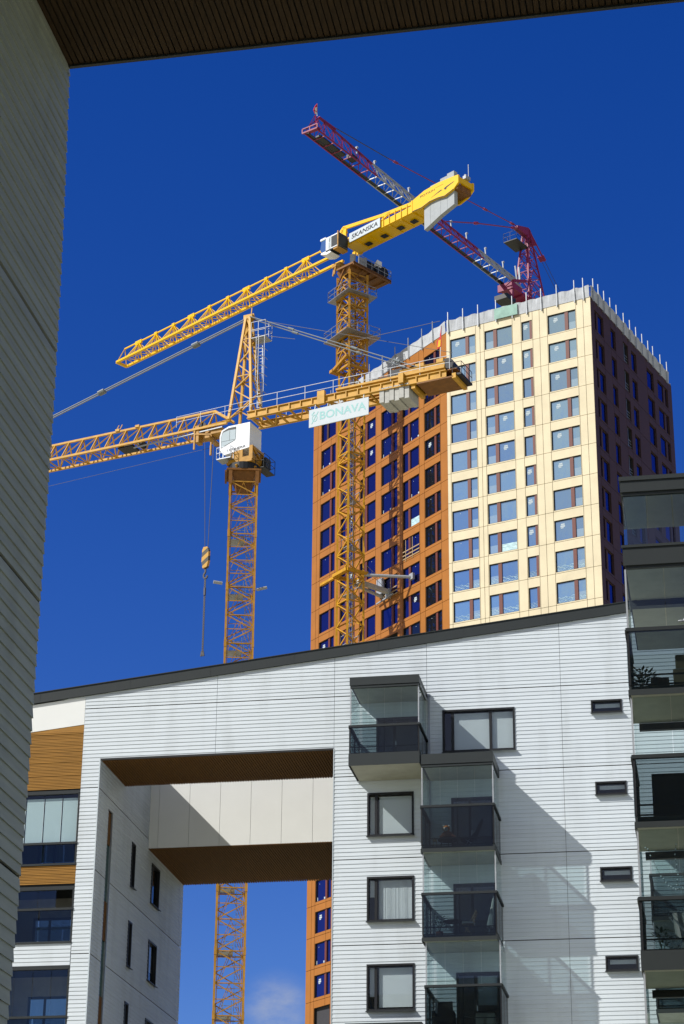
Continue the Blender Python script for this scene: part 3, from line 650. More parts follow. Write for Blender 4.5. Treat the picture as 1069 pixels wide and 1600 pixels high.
def put(fr, a, b, z0, h, kind, gl, variant, tag):
    key = (tag, kind, round(b-a, 2), variant, gl)
    if key not in cache: cache[key] = unit(b-a, h, kind, gl, variant)
    me, subs = cache[key]; p = fr.P(a, 0, z0)
    o = link(bpy.data.objects.new('window', me)); o.parent = tower; o.location = p-ROOT[tower]; o.rotation_euler = (0, 0, fr.yaw)
    for nm, sm in subs: c = link(bpy.data.objects.new(nm, sm)); c.parent = o
    return o
rnd = random.Random(5)
for ci, (a, b, k) in enumerate(ycols):
    for r in range(10):
        v = 2 if r >= 8 else rnd.choice([1, 5, 0, 5, 3, 1, 0, 5])
        if (ci, r) in ((0, 0), (1, 1), (2, 0), (3, 1), (2, 1)): v = 1
        put(TY, a, b, 101.32-FH*r-2.02, 2.02, k, 'tower_glass' if rnd.random() < .5 else 'tower_glass_light', v, 'y')
rail_spots = {(3, 6), (4, 6)}
for ci, (a, b, k) in enumerate(ocols):
    rows = list(range(0, 10 if ci > 3 else 9))
    if ci == 0: rows = list(range(1, 9)) + [15, 16, 17, 18, 19]
    for r in rows:
        v = rnd.choice([1, 5, 0, 4, 5, 0, 5, 4, 5])
        if r >= 15: v = rnd.choice([4, 1, 4])
        if (ci, r) == (4, 5) : v = 3
        put(TO, a, b, 101.08-FH*r-2.08, 2.08, k, ('tower_glass_dark' if (ci == 5 or (ci > 3 and r > 6)) and rnd.random() < .75 else rnd.choice(['tower_glass_blue', 'tower_glass_blue', 'tower_glass_navy'])), v, 'o')
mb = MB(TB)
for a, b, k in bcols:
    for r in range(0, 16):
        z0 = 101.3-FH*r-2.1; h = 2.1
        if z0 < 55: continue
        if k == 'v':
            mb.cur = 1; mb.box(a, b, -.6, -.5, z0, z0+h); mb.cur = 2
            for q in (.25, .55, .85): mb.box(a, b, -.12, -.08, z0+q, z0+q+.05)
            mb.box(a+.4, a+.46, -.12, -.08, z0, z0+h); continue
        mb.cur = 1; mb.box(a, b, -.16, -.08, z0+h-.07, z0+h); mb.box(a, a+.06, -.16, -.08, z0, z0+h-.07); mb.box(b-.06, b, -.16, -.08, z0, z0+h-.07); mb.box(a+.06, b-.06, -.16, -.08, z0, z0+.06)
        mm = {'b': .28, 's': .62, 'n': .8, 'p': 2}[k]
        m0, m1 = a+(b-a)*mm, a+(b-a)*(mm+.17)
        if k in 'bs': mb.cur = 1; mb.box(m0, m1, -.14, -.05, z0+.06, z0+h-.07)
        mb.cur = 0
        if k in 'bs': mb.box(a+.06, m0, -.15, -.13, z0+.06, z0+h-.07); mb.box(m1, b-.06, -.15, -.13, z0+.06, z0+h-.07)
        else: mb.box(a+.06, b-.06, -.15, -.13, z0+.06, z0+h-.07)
mb.fr = TO
for ci, (a, b, k) in enumerate(ocols):
    for r in ([0] if ci == 0 else []) + ([15, 16, 17, 18, 19, 20] if ci == 1 else []):
        z0 = 101.08-FH*r-2.08; mb.cur = 0; mb.box(a, b, -.15, -.13, z0, z0+2.08); mb.cur = 1; mb.box(a+.9, a+1.2, -.14, -.05, z0, z0+2.08)
part('further_windows', mb, ['tower_glass_blue', 'panel_brown', 'grey_metal'], tower, 'windows of the shaded brown face', kind='stuff')
# guard rails across two open window bays
mb = MB(TO)
for ci, r in ((3, 7), (4, 6)):
    a, b, k = ocols[ci]; z0 = 101.08-FH*r-2.08
    for q in (.15, .50, .9): mb.box(a-.05, b+.05, .05, .09, z0+q-.2, z0+q-.1)
    for u in (a+.5, a+1.6): mb.box(u, u+.06, .04, .09, z0-.3, z0+1.9)
part('guard_rail', mb, 'timber', tower)
# roof edge netting and posts
def netting(fr, u0, u1, posts, zc, seed):
    rr = random.Random(seed); mb = MB(fr); n = 60
    top = []
    for i in range(n+1):
        u = u0+(u1-u0)*i/n; t = ZT+1.18-.10*abs(math.sin(i*.52))+.03*rr.random(); top.append((u, t, .10+.05*math.sin(i*1.3)+.03*rr.random()))
    for (a, za, va), (b, zb, vb) in zip(top, top[1:]):
        mb.hexa([fr.P(a, .07, ZT-.10), fr.P(b, .07, ZT-.10), fr.P(b, .05, ZT-.10), fr.P(a, .05, ZT-.10), fr.P(a, va, za), fr.P(b, vb, zb), fr.P(b, vb-.02, zb), fr.P(a, va-.02, za)])
    part('safety_net', mb, 'net_grey', tower, 'grey netting along the roof edge')
    mb = MB(fr); mb.box(u0, u1, -.02, .02, ZT+.5, ZT+.56); mb.box(u0, u1, -.02, .02, ZT+1.05, ZT+1.11); part('net_rail', mb, 'galvanised', tower)
    for u in posts:
        mb = MB(fr); mb.box(u-.035, u+.035, .16, .23, ZT-.4, ZT+2.0); mb.box(u-.07, u+.07, .05, .16, ZT-.25, ZT-.15); part('guard_post', mb, 'galvanised', tower)
netting(TY, -14.9, -.05, [-14.7, -13.1, -11.5, -9.6, -7.9, -6.4, -4.9, -3.3, -1.5, -.6], 0, 1)
netting(TO, -20.8, -.05, [-20.0, -17.6, -15.2, -12.9, -10.6, -8.4, -6.1, -3.8, -2.0], 0, 2)
netting(TB, .05, 20.1, [.35, 1.6, 3.0, 4.5, 6.1, 7.9, 9.5, 11.1, 12.7, 14.3, 15.6, 17.6, 19.4], 0, 3)
mb = MB(TY); mb.box(-9.75, -7.35, .22, .25, ZT-.1, ZT+1.05); part('green_net', mb, 'net_green', tower, 'green netting patch on the roof edge')
# ================================================================== cranes
def ray_at(px, py, D):
    v = rt*(px-534.5) - up*(py-800) + fwd*3409.07; v *= D/math.hypot(v.x, v.y); return v + Vector((0, 0, 1.6))
def face_brace(mb, a0, a1, b0, b1, n, w, pat, phase=0):
    """a0->a1 one chord, b0->b1 the other"""
    L_ = lambda p, q, t: p+(q-p)*t
    for i in range(n):
        t0, t1 = i/n, (i+1)/n; p, q, r, s_ = L_(a0, a1, t0), L_(a0, a1, t1), L_(b0, b1, t0), L_(b0, b1, t1)
        if pat == 'z': mb.beam(p, s_, w) if (i+phase) % 2 == 0 else mb.beam(r, q, w)
        elif pat == 'zh':
            mb.beam(p, s_, w) if (i+phase) % 2 == 0 else mb.beam(r, q, w)
            mb.beam(p, r, w*.8)
        elif pat == 'k':
            m_ = (q+s_)/2; mb.beam(p, m_, w); mb.beam(r, m_, w); mb.beam(q, s_, w)
        elif pat == 'v':
            m_ = (q+p)/2; mb.beam(m_, r, w); mb.beam(m_, s_, w)
def corners(c, yaw, s, z, s2=None):
    a = R(yaw); d = Vector((math.cos(a), math.sin(a), 0)); n = Vector((math.sin(a), -math.cos(a), 0)); h = s/2; h2 = (s2 or s)/2
    return [Vector((c[0], c[1], z))+d*i*h+n*j*h2 for i, j in ((-1, 1), (1, 1), (1, -1), (-1, -1))]   # near-left, near-right, far-right, far-left
def mast(mb, c, yaw, s, z0, z1, sec, nper, cw, bw, pats=('z', 'z', 'z', 'z'), joints=True, grow=.04):
    z = z1
    while z > z0+.01:
        zb = max(z0, z-sec); C0 = corners(c, yaw, s, zb); C1 = corners(c, yaw, s, z); n = max(1, round(nper*(z-zb)/sec))
        for i in range(4):
            mb.beam(C0[i], C1[i], cw); j = (i+1) % 4
            face_brace(mb, C0[i], C1[i], C0[j], C1[j], n, bw, pats[i], i)
            if joints: mb.beam(C1[i]+Vector((0, 0, -.28)), C1[i]+Vector((0, 0, .28)), cw+grow)
        for i in range(4): mb.beam(C1[i], C1[(i+1) % 4], bw)
        z = zb
def railing(mb, fr, pts, h=1.1, post=1.6, r=.025):
    r *= .8
    """pts: list of (u, v, z) corners of the deck edge"""
    for a, b in zip(pts, pts[1:]):
        A_, B_ = fr.P(*a), fr.P(*b); n = max(1, round((B_-A_).length/post))
        for k in (h, h*.5): mb.beam(A_+Vector((0, 0, k)), B_+Vector((0, 0, k)), r*2)
        for i in range(n+1): p = A_+(B_-A_)*i/n; mb.beam(p, p+Vector((0, 0, h)), r*2)
# ------------------------------------------------------------------ crane 1: hammerhead with A-frame, crosses the picture low on the left
M1 = ray_at(381, 745, 150)
J1 = Fr(M1, -26)
c1 = thing('tower_crane', 'orange yellow crane with pointed tower head and white square cab', 'crane', (M1.x, M1.y, 0), 'tower cranes over the building site')
for k, (z0, z1) in enumerate(((0, 7.7), (7.7, 20.9), (20.9, 34.1), (34.1, 47.3), (47.3, 60.9), (60.9, 69.4))):
    mb = MB(); mast(mb, M1, 3, 2.0, z0, z1, 4.4 if k < 5 else 4.25, 4, .15, .075, ('zh', 'k', 'z', 'k')); mast(mb, M1, 3, 1.7, z0, z1, 4.4, 2, .04, .04, ('k', 'z', 'k', 'z'), joints=False); part('mast_section', mb, 'crane_mast_yellow', c1)
M1F = Fr(M1, 3)
z = 65.2
while z > 4:
    mb = MB(M1F); mb.box(-.9, .2, -.9, .3, z-.25, z-.2); mb.lb((-.9, -.9, z+.5), (.2, -.9, z+.5), .04); mb.lb((-.4, .3, z+.5), (.2, .3, z+.5), .04)
    for u, v in ((-.9, -.9), (.2, -.9), (.2, .3), (-.4, .3)): mb.lb((u, v, z-.2), (u, v, z+.8), .05)
    part('rest_platform', mb, 'grey_metal', c1)
    z -= 4.4
mb = MB(M1F)
for u in (.35, .7): mb.lb((u, -.2, 2), (u, -.2, 69), .04)
zz = 2
while zz < 69: mb.lb((.35, -.2, zz), (.7, -.2, zz), .03); zz += .32
part('ladder', mb, 'grey_metal', c1)
mb = MB(M1F)
mb.lt((-1.35, 1, 61.15), (-2.0, 1.1, 61.2), .13, 8); mb.lt((1.2, -1, 61.5), (1.95, -1.1, 61.75), .12, 8)
part('floodlight', mb, 'galvanised', c1)
# mast head: tapered collar, slewing ring
mb = MB(M1F); C0 = corners(M1, 3, 1.0, 69.0); C1 = corners(M1, 3, 1.9, 70.3)
mb.hexa([Vector(p) for p in C0]+[Vector(p) for p in C1]); mb.box(-1.3, 1.3, -1.15, 1.15, 70.3, 70.45)
for u_, v_ in ((-1.0, 1.0), (1.0, 1.0), (1.0, -1.0), (-1.0, -1.0)): mb.box(u_-.13, u_+.13, v_-.13, v_+.13, 69.2, 70.3)
mb.lb((-1.35, 1.1, 70.2), (-1.35, -1.1, 70.2), .16)
part('mast_head', mb, 'crane_shade_brown', c1)
mb = MB(); mb.tube((M1.x, M1.y, 70.45), (M1.x, M1.y, 71.0), 1.2, 24); part('slewing_ring', mb, 'black_metal', c1)
mb = MB()
for i in range(5):
    a = 2*math.pi*i/5+.5; q = Vector((math.cos(a), math.sin(a), 0)); mb.tube(Vector((M1.x, M1.y, 70.55))+q*1.1, Vector((M1.x, M1.y, 70.75))+q*1.28, .10, 8)
part('slewing_motor', mb, 'crane_orange_shaded', c1)
mb = MB(J1)                                            # slewing frame
mb.box(-1.0, 1.15, -.95, .95, 71.0, 71.2)
mb.prism([(-.9, 71.2), (.1, 71.2), (.1, 72.2), (-.3, 72.2)], .85, .95); mb.prism([(.1, 71.2), (1.2, 71.2), (1.2, 72.3), (.9, 72.3), (.9, 71.45), (.35, 71.45), (.35, 72.2), (.1, 72.2)], .86, .94)
mb.prism([(.1, 71.2), (1.2, 71.2), (1.2, 72.3), (.1, 72.3)], -.95, -.87); mb.prism([(-.9, 71.2), (-.6, 71.2), (.1, 72.1), (-.3, 72.1)], -.2, -.1)
mb.box(1.1, 1.2, -.86, .86, 71.2, 71.5); mb.box(1.1, 1.2, -.86, .86, 72.1, 72.3); mb.lb((1.15, -.86, 71.3), (1.15, .86, 72.2), .16)
part('slewing_frame', mb, 'crane_orange_shaded', c1)
mb = MB(J1)                                            # white cab block
mb.prism([(-1.62, 72.25), (-1.2, 71.9), (.92, 72.15), (.92, 74.25), (-.9, 74.25), (-1.5, 74.0), (-1.66, 73.5)], -.93, .95)
cabp = part('cab', mb, 'cab_white', c1, 'large white cab block')
mb = MB(J1); mb.prism([(-1.52, 72.5), (-.35, 72.95), (-.25, 73.2), (-.25, 74.1), (-.9, 74.1), (-1.4, 73.9), (-1.56, 73.45)], .952, .962)
wn = part('window', mb, 'dark_metal', cabp)
mb = MB(J1); mb.prism([(-1.51, 73.05), (-.275, 73.05), (-.275, 73.88), (-.9, 73.90), (-1.36, 73.80), (-1.53, 73.5)], .964, .972)
mb.prism([(-1.49, 72.54), (-.40, 72.96), (-.29, 73.02), (-1.5, 73.02)], .964, .972)
part('screen', mb, 'paper_white', wn)
mb = MB(J1); mb.box(-.80, -.78, .973, .98, 73.05, 73.85); part('glazing_bar', mb, 'dark_metal', wn)
lettering('LIEBHERR', J1, -1.0, .62, 72.26, .958, cabp, 'lettering_black', height=.18, slope=.05, bold=.02)
mb = MB(J1); mb.box(-1.6, -.4, .5, 1.45, 71.35, 71.42); railing(mb, J1, [(-1.6, .5, 71.42), (-1.6, 1.45, 71.42), (-.4, 1.45, 71.42), (-.4, 1.0, 71.42)], .9, .6, .02)
part('access_platform', mb, 'grey_metal', c1)
mb = MB(J1); mb.box(1.2, 1.9, -1.4, .4, 70.55, 70.6); railing(mb, J1, [(1.2, .4, 70.6), (1.9, .4, 70.6), (1.9, -1.4, 70.6), (1.2, -1.4, 70.6)], 1.1, .9, .02)
mb.box(1.25, 1.6, -1.3, -.5, 71.0, 71.8)
part('access_platform', mb, 'dark_metal', c1)
# tower head
ap = J1.P(.05, 0, 83.95); base = corners(M1, -26, 1.95, 74.9, 1.75); topc = [ap+(b-J1.P(0, 0, 74.9))*.17 for b in base]
mb = MB(J1)
for i in range(4):
    mb.beam(base[i], topc[i], .19); j = (i+1) % 4
    n = 8
    for k in range(n):
        t0 = 1-(1-k/n)**.9 if False else (k/n)**.92; t1 = ((k+1)/n)**.92
        p, q, r_, s_ = base[i].lerp(topc[i], t0), base[i].lerp(topc[i], t1), base[j].lerp(topc[j], t0), base[j].lerp(topc[j], t1)
        mb.beam(p, s_, .09) if (k+i) % 2 == 0 else mb.beam(r_, q, .09)
        if k in (3, 6): mb.beam(p, r_, .08)
mb.box(-.3, .45, -.25, .25, 83.7, 84.05); mb.box(-.35, .5, -.06, .06, 83.9, 84.15); mb.lb((.25, 0, 84.1), (.3, 0, 84.7), .06)
part('tower_head', mb, 'crane_orange_yellow', c1)
mb = MB(J1); mb.box(.5, 1.75, -.7, .4, 81.75, 81.8); railing(mb, J1, [(.5, .4, 81.8), (1.75, .4, 81.8), (1.75, -.7, 81.8), (.5, -.7, 81.8)], 1.35, .6, .02)
for (a, b) in (((.55, .35, 82.4), (1.75, .35, 82.4)),): mb.lb(a, b, .04)
for u in (.95, 1.35): mb.lb((u, -.1, 75.7), (u-.08, -.1, 81.8), .06)
zq = 75.9
while zq < 81.7: mb.lb((.95, -.1, zq), (1.35, -.1, zq), .035); zq += .3
zq = 76.9
while zq < 81.7:
    pp = [(1.0, -.1), (1.0, .45), (1.35, .72), (1.72, .45), (1.72, -.1)]
    for a, b in zip(pp, pp[1:]): mb.lb((*a, zq), (*b, zq), .035)
    zq += .75
for a in ((1.0, .45), (1.35, .72), (1.72, .45)): mb.lb((*a, 76.9), (*a, 81.8), .03)
part('head_ladder', mb, 'galvanised', c1)
# jib
def jib3(mb, fr, u0, u1, zb, zt, hv, bay, cb, ct, bw, und=True, hv0=None):
    n = max(1, round(abs(u1-u0)/bay)); st = (u1-u0)/n
    mb.lb((u0, 0, zt), (u1, 0, zt), ct)
    for v in (-hv, hv): mb.lb((u0, v, zb), (u1, v, zb), cb)
    for i in range(n):
        a, b, m_ = u0+i*st, u0+(i+1)*st, u0+(i+.5)*st
        for v in (-hv, hv):
            mb.lb((a, v, zb), (m_, 0, zt), bw); mb.lb((m_, 0, zt), (b, v, zb), bw)
        mb.lb((a, -hv, zb), (a, hv, zb), bw*.9)
        if und: mb.lb((a, -hv, zb), (b, hv, zb), bw*.8) if i % 2 else mb.lb((a, hv, zb), (b, -hv, zb), bw*.8)
mb = MB(J1)
mb.lb((-2.7, 0, 76.32), (-24, 0, 76.32), .16)
for v in (-.9, .9): mb.lb((-1.1, v, 74.6), (-24, v, 74.6), .17)
mb.lb((-2.7, 0, 76.32), (-1.15, .3, 75.15), .2); mb.lb((-2.7, 0, 76.32), (-1.15, -.3, 75.15), .2); mb.lb((-2.4, -.9, 74.6), (-2.4, .9, 74.6), .14); mb.lb((-1.2, .3, 75.1), (-3.2, .9, 74.62), .18)
i = 0; uu = -2.7
while uu > -23.9:
    st = 1.32
    for v in (-.9, .9):
        mb.lb((uu, 0, 76.3), (uu-.06, v, 74.62), .085); mb.lb((uu, 0, 76.3), (uu-st, v, 74.62), .075)
    mb.lb((uu, -.9, 74.6), (uu, .9, 74.6), .08); mb.lb((uu, -.9, 74.6), (uu-st, .9, 74.6), .07) if i % 2 else mb.lb((uu, .9, 74.6), (uu-st, -.9, 74.6), .07)
    uu -= st; i += 1
for u in (-9.6, -11.4): mb.box(u-.18, u+.18, -.14, .14, 76.32, 76.52)
mb.lb((-11.3, .05, 76.3), (-11.0, .05, 76.85), .05); mb.lb((-11.6, .05, 76.3), (-11.3, .05, 76.85), .05)
part('jib', mb, 'crane_orange_yellow', c1, 'long lattice jib running out to the left')
mb = MB(J1)
mb.box(-4.0, -2.5, -.5, .5, 74.1, 74.5); mb.box(-3.9, -3.55, .2, .9, 73.5, 74.9); mb.box(-3.0, -2.6, -.9, .9, 73.7, 73.9); mb.box(-2.55, -1.6, .1, .8, 74.0, 74.45)
mb.lb((-3.9, .9, 74.5), (-3.9, .9, 72.9), .12); mb.lb((-2.6, .6, 74.4), (-2.6, .6, 72.9), .09); mb.tube(J1.P(-2.6, .6, 73.1), J1.P(-2.6, .6, 72.3), .1, 6); mb.lb((-3.9, .9, 74.2), (-2.4, .9, 73.9), .1)
part('trolley', mb, 'crane_mast_yellow', c1)
mb = MB(J1); mb.tube(J1.P(-3.5, -.5, 75.0), J1.P(-3.5, .5, 75.0), .34, 12); mb.tube(J1.P(-9.2, -.4, 74.85), J1.P(-9.2, .4, 74.85), .3, 12); mb.box(-10.9, -9.6, -.4, .7, 74.45, 74.62); railing(mb, J1, [(-4.2, -.8, 74.7), (-2.4, -.8, 74.7)], 1.0, .6, .02)
part('jib_winch', mb, 'black_metal', c1)
mb = MB(J1); mb.lb((-1.5, .9, 74.35), (-9.5, .6, 74.3), .09); part('walkway', mb, 'galvanised', c1)
# pendants
mb = MB(J1)
def bar(a, b, r, knots, rk=.16):
    A_, B_ = J1.P(*a), J1.P(*b); mb.tube(A_, B_, r, 8)
    for t in knots: p = A_.lerp(B_, t); x = (B_-A_).normalized(); mb.tube(p-x*.28, p+x*.28, rk, 8)
for v in (-.12, .12): bar((-.25, v, 83.75), (-26.0, v, 76.6), .055, (.17, .50, .83))
for v in (-.25, .3): bar((.3, v, 83.8), (15.0, v*2, 75.9), .045, (.25, .62, .86), .10)
part('pendant_bar', mb, 'pendant_grey', c1)
mb = MB(J1)
mb.lb((.4, 0, 83.7), (17.2, 0, 77.0), .03); mb.lb((-1.5, 0, 73.3), (-24, 0, 72.6), .02); mb.lb((.3, .2, 82.3), (4.3, .3, 80.9), .03); mb.lb((8, .3, 79.6), (16.5, .6, 79.5), .03)
part('rope', mb, 'rope_steel', c1)
# counter jib
mb = MB(J1)
for v in (-.95, .95):
    s_ = 1 if v > 0 else -1
    mb.box(.7, 17.1, v-.03, v+.03, 74.58, 75.06); mb.box(.7, 17.1, v-.14, v+.14, 75.06, 75.12); mb.box(.7, 17.1, v-.14, v+.14, 74.52, 74.58)
    u = 1.4
    while u < 17: mb.box(u, u+.08, v+.03*s_ if s_ > 0 else v-.13, v+.13 if s_ > 0 else v-.03, 74.58, 75.06); u += .95
    mb.box(8.2, 17.0, v-.16, v+.16, 75.3, 75.46); mb.box(8.2, 17.0, v-.03, v+.03, 75.12, 75.3)
u = 1.0
i = 0
while u < 11.6:
    mb.lb((u, -.95, 74.55), (u, .95, 74.55), .13); mb.lb((u, -.95, 74.55), (u+1.1, .95, 74.55), .10) if i % 2 else mb.lb((u, .95, 74.55), (u+1.1, -.95, 74.55), .10); u += 1.1; i += 1
mb.box(6.7, 7.3, .9, 1.2, 74.4, 75.5); mb.box(13.4, 13.8, .95, 1.3, 74.7, 75.5)
part('counter_jib', mb, 'crane_orange_yellow', c1, 'thick girder counter jib running to the right')
mb = MB(J1); mb.box(11.2, 17.9, -1.0, .9, 75.12, 75.2); mb.box(14.8, 17.7, -1.1, 1.1, 74.40, 74.5); part('deck_plate', mb, 'crane_shade_brown', c1)
mb = MB(J1); mb.box(14.3, 14.6, -.95, .95, 74.2, 74.55); mb.box(17.6, 17.9, -1.1, 1.1, 74.3, 74.7); mb.box(13.3, 16.9, -.2, .8, 75.5, 76.0); mb.box(14.4, 15.1, .0, .5, 76.0, 76.4); mb.box(16.2, 16.8, -.5, .7, 75.4, 76.35)
part('winch_frame', mb, 'crane_orange_yellow', c1)
mb = MB(J1); mb.tube(J1.P(17.1, -.6, 75.75), J1.P(17.1, .75, 75.75), .48, 16); mb.box(17.8, 18.3, -1.1, 1.0, 74.55, 74.7); railing(mb, J1, [(17.6, 1.0, 74.7), (18.3, 1.0, 74.7), (18.3, -1.0, 74.7)], .9, .6, .02)
part('hoist_winch', mb, 'black_metal', c1)
mb = MB(J1); mb.box(10.9, 12.8, -.2, .5, 75.5, 75.9); mb.box(12.2, 13.2, -.6, .2, 75.9, 76.5); part('switch_cabinet', mb, 'black_metal', c1)
mb = MB(J1)
for v in (1.05, -1.05): railing(mb, J1, [(.9, v, 75.12), (17.4, v, 75.12)], 1.1, 2.2, .022)
railing(mb, J1, [(.9, 1.05, 75.12), (-5.5, 1.0, 75.05)], .9, 2.2, .018)
part('railing', mb, 'galvanised', c1)
rr = random.Random(3)
for k in range(6):
    u = 11.75+k*.40; mb = MB(J1); mb.prism([(u, 73.55-.10*(k % 2)+.02*k), (u+.36, 73.55-.10*(k % 2)+.02*k), (u+.36, 74.6-.05*rr.random()), (u, 74.62)], -.85+.05*(k % 2), 1.0-.06*(k % 2)); mb.box(u, u+.36, -.85, 1.06, 74.6, 74.7)
    part('counterweight', mb, 'concrete', c1)
mb = MB(J1); mb.hexa([J1.P(6.05, 1.18, 72.60), J1.P(10.95, 1.18, 72.72), J1.P(10.95, 1.1, 72.72), J1.P(6.05, 1.1, 72.60), J1.P(6.05, 1.18, 74.05), J1.P(10.95, 1.18, 74.15), J1.P(10.95, 1.1, 74.15), J1.P(6.05, 1.1, 74.05)])
for u in (6.5, 8.5, 10.5): mb.lb((u, 1.14, 74.0), (u, 1.0, 74.6), .05)
ban = part('banner', mb, 'banner_white', c1, 'white company banner with pale teal letters')
lettering('BONAVA', J1, 6.95, 10.75, 73.45, 1.187, ban, 'lettering_teal', height=.66, slope=.02, bold=.018)
mb = MB(J1)
for k in range(20):
    a0_, a1_ = 2*math.pi*k/20, 2*math.pi*(k+1)/20; c_ = (6.52, 73.30)
    q = [(c_[0]+math.cos(a)*r_*.75, c_[1]+math.sin(a)*r_) for a, r_ in ((a0_, .30), (a1_, .30), (a1_, .23), (a0_, .23))]; mb.prism(q, 1.184, 1.19)
mb.prism([(6.24, 72.88), (6.31, 72.85), (6.84, 73.78), (6.77, 73.81)], 1.184, 1.191); mb.prism([(6.24, 73.62), (6.30, 73.55), (6.52, 73.8), (6.46, 73.86)], 1.184, 1.19)
part('emblem', mb, 'lettering_teal', ban)
mb = MB(J1); mb.lb((16.6, .9, 76.2), (16.75, .9, 78.9), .04)
fl = part('flag', mb, 'galvanised', c1, 'small red and yellow flag')
mb = MB(J1); mb.prism([(16.72, 78.7), (16.62, 78.0), (16.35, 77.6), (16.4, 77.0), (16.72, 77.2)], .9, .93); mb.prism([(16.74, 78.9), (16.65, 78.3), (16.60, 78.1), (16.7, 78.0)], .88, .94); part('flag_cloth', mb, 'flag_red', fl)
mb = MB(J1); mb.prism([(16.42, 77.15), (16.65, 77.2), (16.68, 77.75), (16.5, 77.7)], .93, .95); part('flag_field', mb, 'flag_yellow', fl)
# hoist rope, hook block, hook; the chain sling is a thing of its own
mb = MB(J1)
mb.lb((-3.15, .6, 73.6), (-2.98, .3, 64.9), .035); mb.lb((-2.35, .6, 73.6), (-2.72, .3, 64.9), .035)
part('hoist_rope', mb, 'rope_steel', c1)
mb = MB(J1); mb.prism([(-3.15, 63.65), (-3.12, 64.6), (-3.02, 64.85), (-2.70, 64.85), (-2.58, 64.6), (-2.58, 63.7), (-2.7, 63.2), (-3.04, 63.15)], .15, .45)
hk = part('hook_block', mb, 'hazard_stripe', c1, 'black and yellow striped hook block')
mb = MB(J1); hp = [(-2.86, 63.15), (-2.86, 62.85), (-3.0, 62.65), (-2.98, 62.42), (-2.84, 62.34), (-2.70, 62.42), (-2.69, 62.55)]
for a, b in zip(hp, hp[1:]): mb.lb((a[0], .3, a[1]), (b[0], .3, b[1]), .11)
part('hook', mb, 'rope_steel', hk)
sp = J1.P(-2.85, .3, 56.1); mb = MB(J1)
for k in range(62):
    zt = 62.4-k*.098; o_ = .03*(k % 2); mb.lb((-2.86-.02-o_, .3, zt), (-2.86-.02-o_-.002*k*0, .3, zt-.12), .05); mb.lb((-2.86+.02+o_, .3, zt), (-2.86+.02+o_, .3, zt-.12), .05)
for du in (-.05, .05): mb.lb((-2.86+du, .3, 62.2), (-2.86+du*.6, .3, 56.4), .035)
for du in (-.13, .0, .12): mb.lb((-2.86+du*.4, .3, 56.6), (-2.86+du, .3, 56.2), .09)
mb.lb((-2.86, .3, 61.6), (-2.86, .3, 61.0), .14)
solo('chain_sling', mb, 'rope_steel', 'long dark chain sling hanging straight down from the striped hook block', 'chain', sp)
# ------------------------------------------------------------------ crane 2: bright yellow, flat topped, beside the orange face
M2 = ray_at(549, 700, 191); J2 = Fr(M2, -44.5); OY = -56.62; M2F = Fr(M2, OY)
c2 = thing('tower_crane', 'bright yellow flat topped crane with concrete slabs hung from its counter jib', 'crane', (M2.x, M2.y, 0), 'tower cranes over the building site')
for z0, z1 in ((0, 15.6), (15.6, 31), (31, 46.4), (46.4, 61.8), (61.8, 71.4), (71.4, 81.0), (81.0, 90.6), (90.6, 101.2)):
    mb = MB(); mast(mb, M2, OY, 1.8, z0, z1, 4.9, 4, .20, .10, joints=True, grow=.03); part('mast_section', mb, 'crane_deep_yellow', c2)
mb = MB(); mast(mb, M2, OY, 2.15, 100.3, 111.0, 3.6, 3, .20, .12, ('k', 'z', 'z', 'z')); mast(mb, M2, OY, 1.7, 100.3, 110.5, 3.4, 4, .12, .09, joints=False)
for zq in (100.6, 104.0, 108.6):
    C = corners(M2, OY, 2.25, zq)
    for i in range(4): mb.beam(C[i], C[(i+1) % 4], .22)
mb.fr = M2F; mb.box(-1.6, -1.1, .9, 1.6, 100.6, 100.9); mb.lb((-1.5, 1.4, 100.7), (1.3, 1.4, 101.5), .28)
part('climbing_cage', mb, 'crane_orange_shaded', c2, 'wider orange climbing frame round the mast top')
for k, zq in enumerate((104.0, 108.6)):
    mb = MB(M2F); e = 1.75 if k else 2.0
    for (a, b, c_, d_) in ((-e-.1, -1.12, -e, e), (1.12, e+.1, -e, e), (-1.12, 1.12, 1.12, e), (-1.12, 1.12, -e, -1.12)): mb.box(a, b, c_, d_, zq, zq+.07)
    railing(mb, M2F, [(-e, e, zq), (e, e, zq), (e, -e, zq), (-e, -e, zq), (-e, e, zq)], 1.1, 1.3, .025)
    part('cage_platform', mb, 'grey_metal', c2)
zq = 96.5
while zq > 30:
    mb = MB(M2F); mb.box(-.8, .3, -.8, .5, zq, zq+.05); mb.lb((-.8, -.8, zq+1), (.3, -.8, zq+1), .05); mb.lb((-.8, .5, zq+.9), (.3, .5, zq+1), .05)
    for u, v in ((-.8, -.8), (.3, -.8), (.3, .5), (-.8, .5)): mb.lb((u, v, zq), (u, v, zq+1), .05)
    part('rest_platform', mb, 'galvanised', c2); zq -= 4.9
mb = MB(M2F)
for u in (.1, .5): mb.lb((u, .1, 30), (u, .1, 110), .06)
zz = 30
while zz < 110: mb.lb((.1, .1, zz), (.5, .1, zz), .05); zz += .42
zz = 31
while zz < 108: mb.lb((-.05, .45, zz), (.65, .45, zz), .05); mb.lb((-.05, .1, zz), (-.05, .45, zz), .05); mb.lb((.65, .1, zz), (.65, .45, zz), .05); zz += 1.1
part('ladder', mb, 'grey_metal', c2)
mb = MB(M2F); rr = random.Random(9)
zz = 60.0
while zz < 110: mb.lb((.7+.1*rr.random(), .7, zz), (.75, .75, zz+.35), .09); zz += 1.1
mb.lb((.8, .8, 30), (.8, .8, 110), .05)
part('power_cable', mb, 'grey_metal', c2)
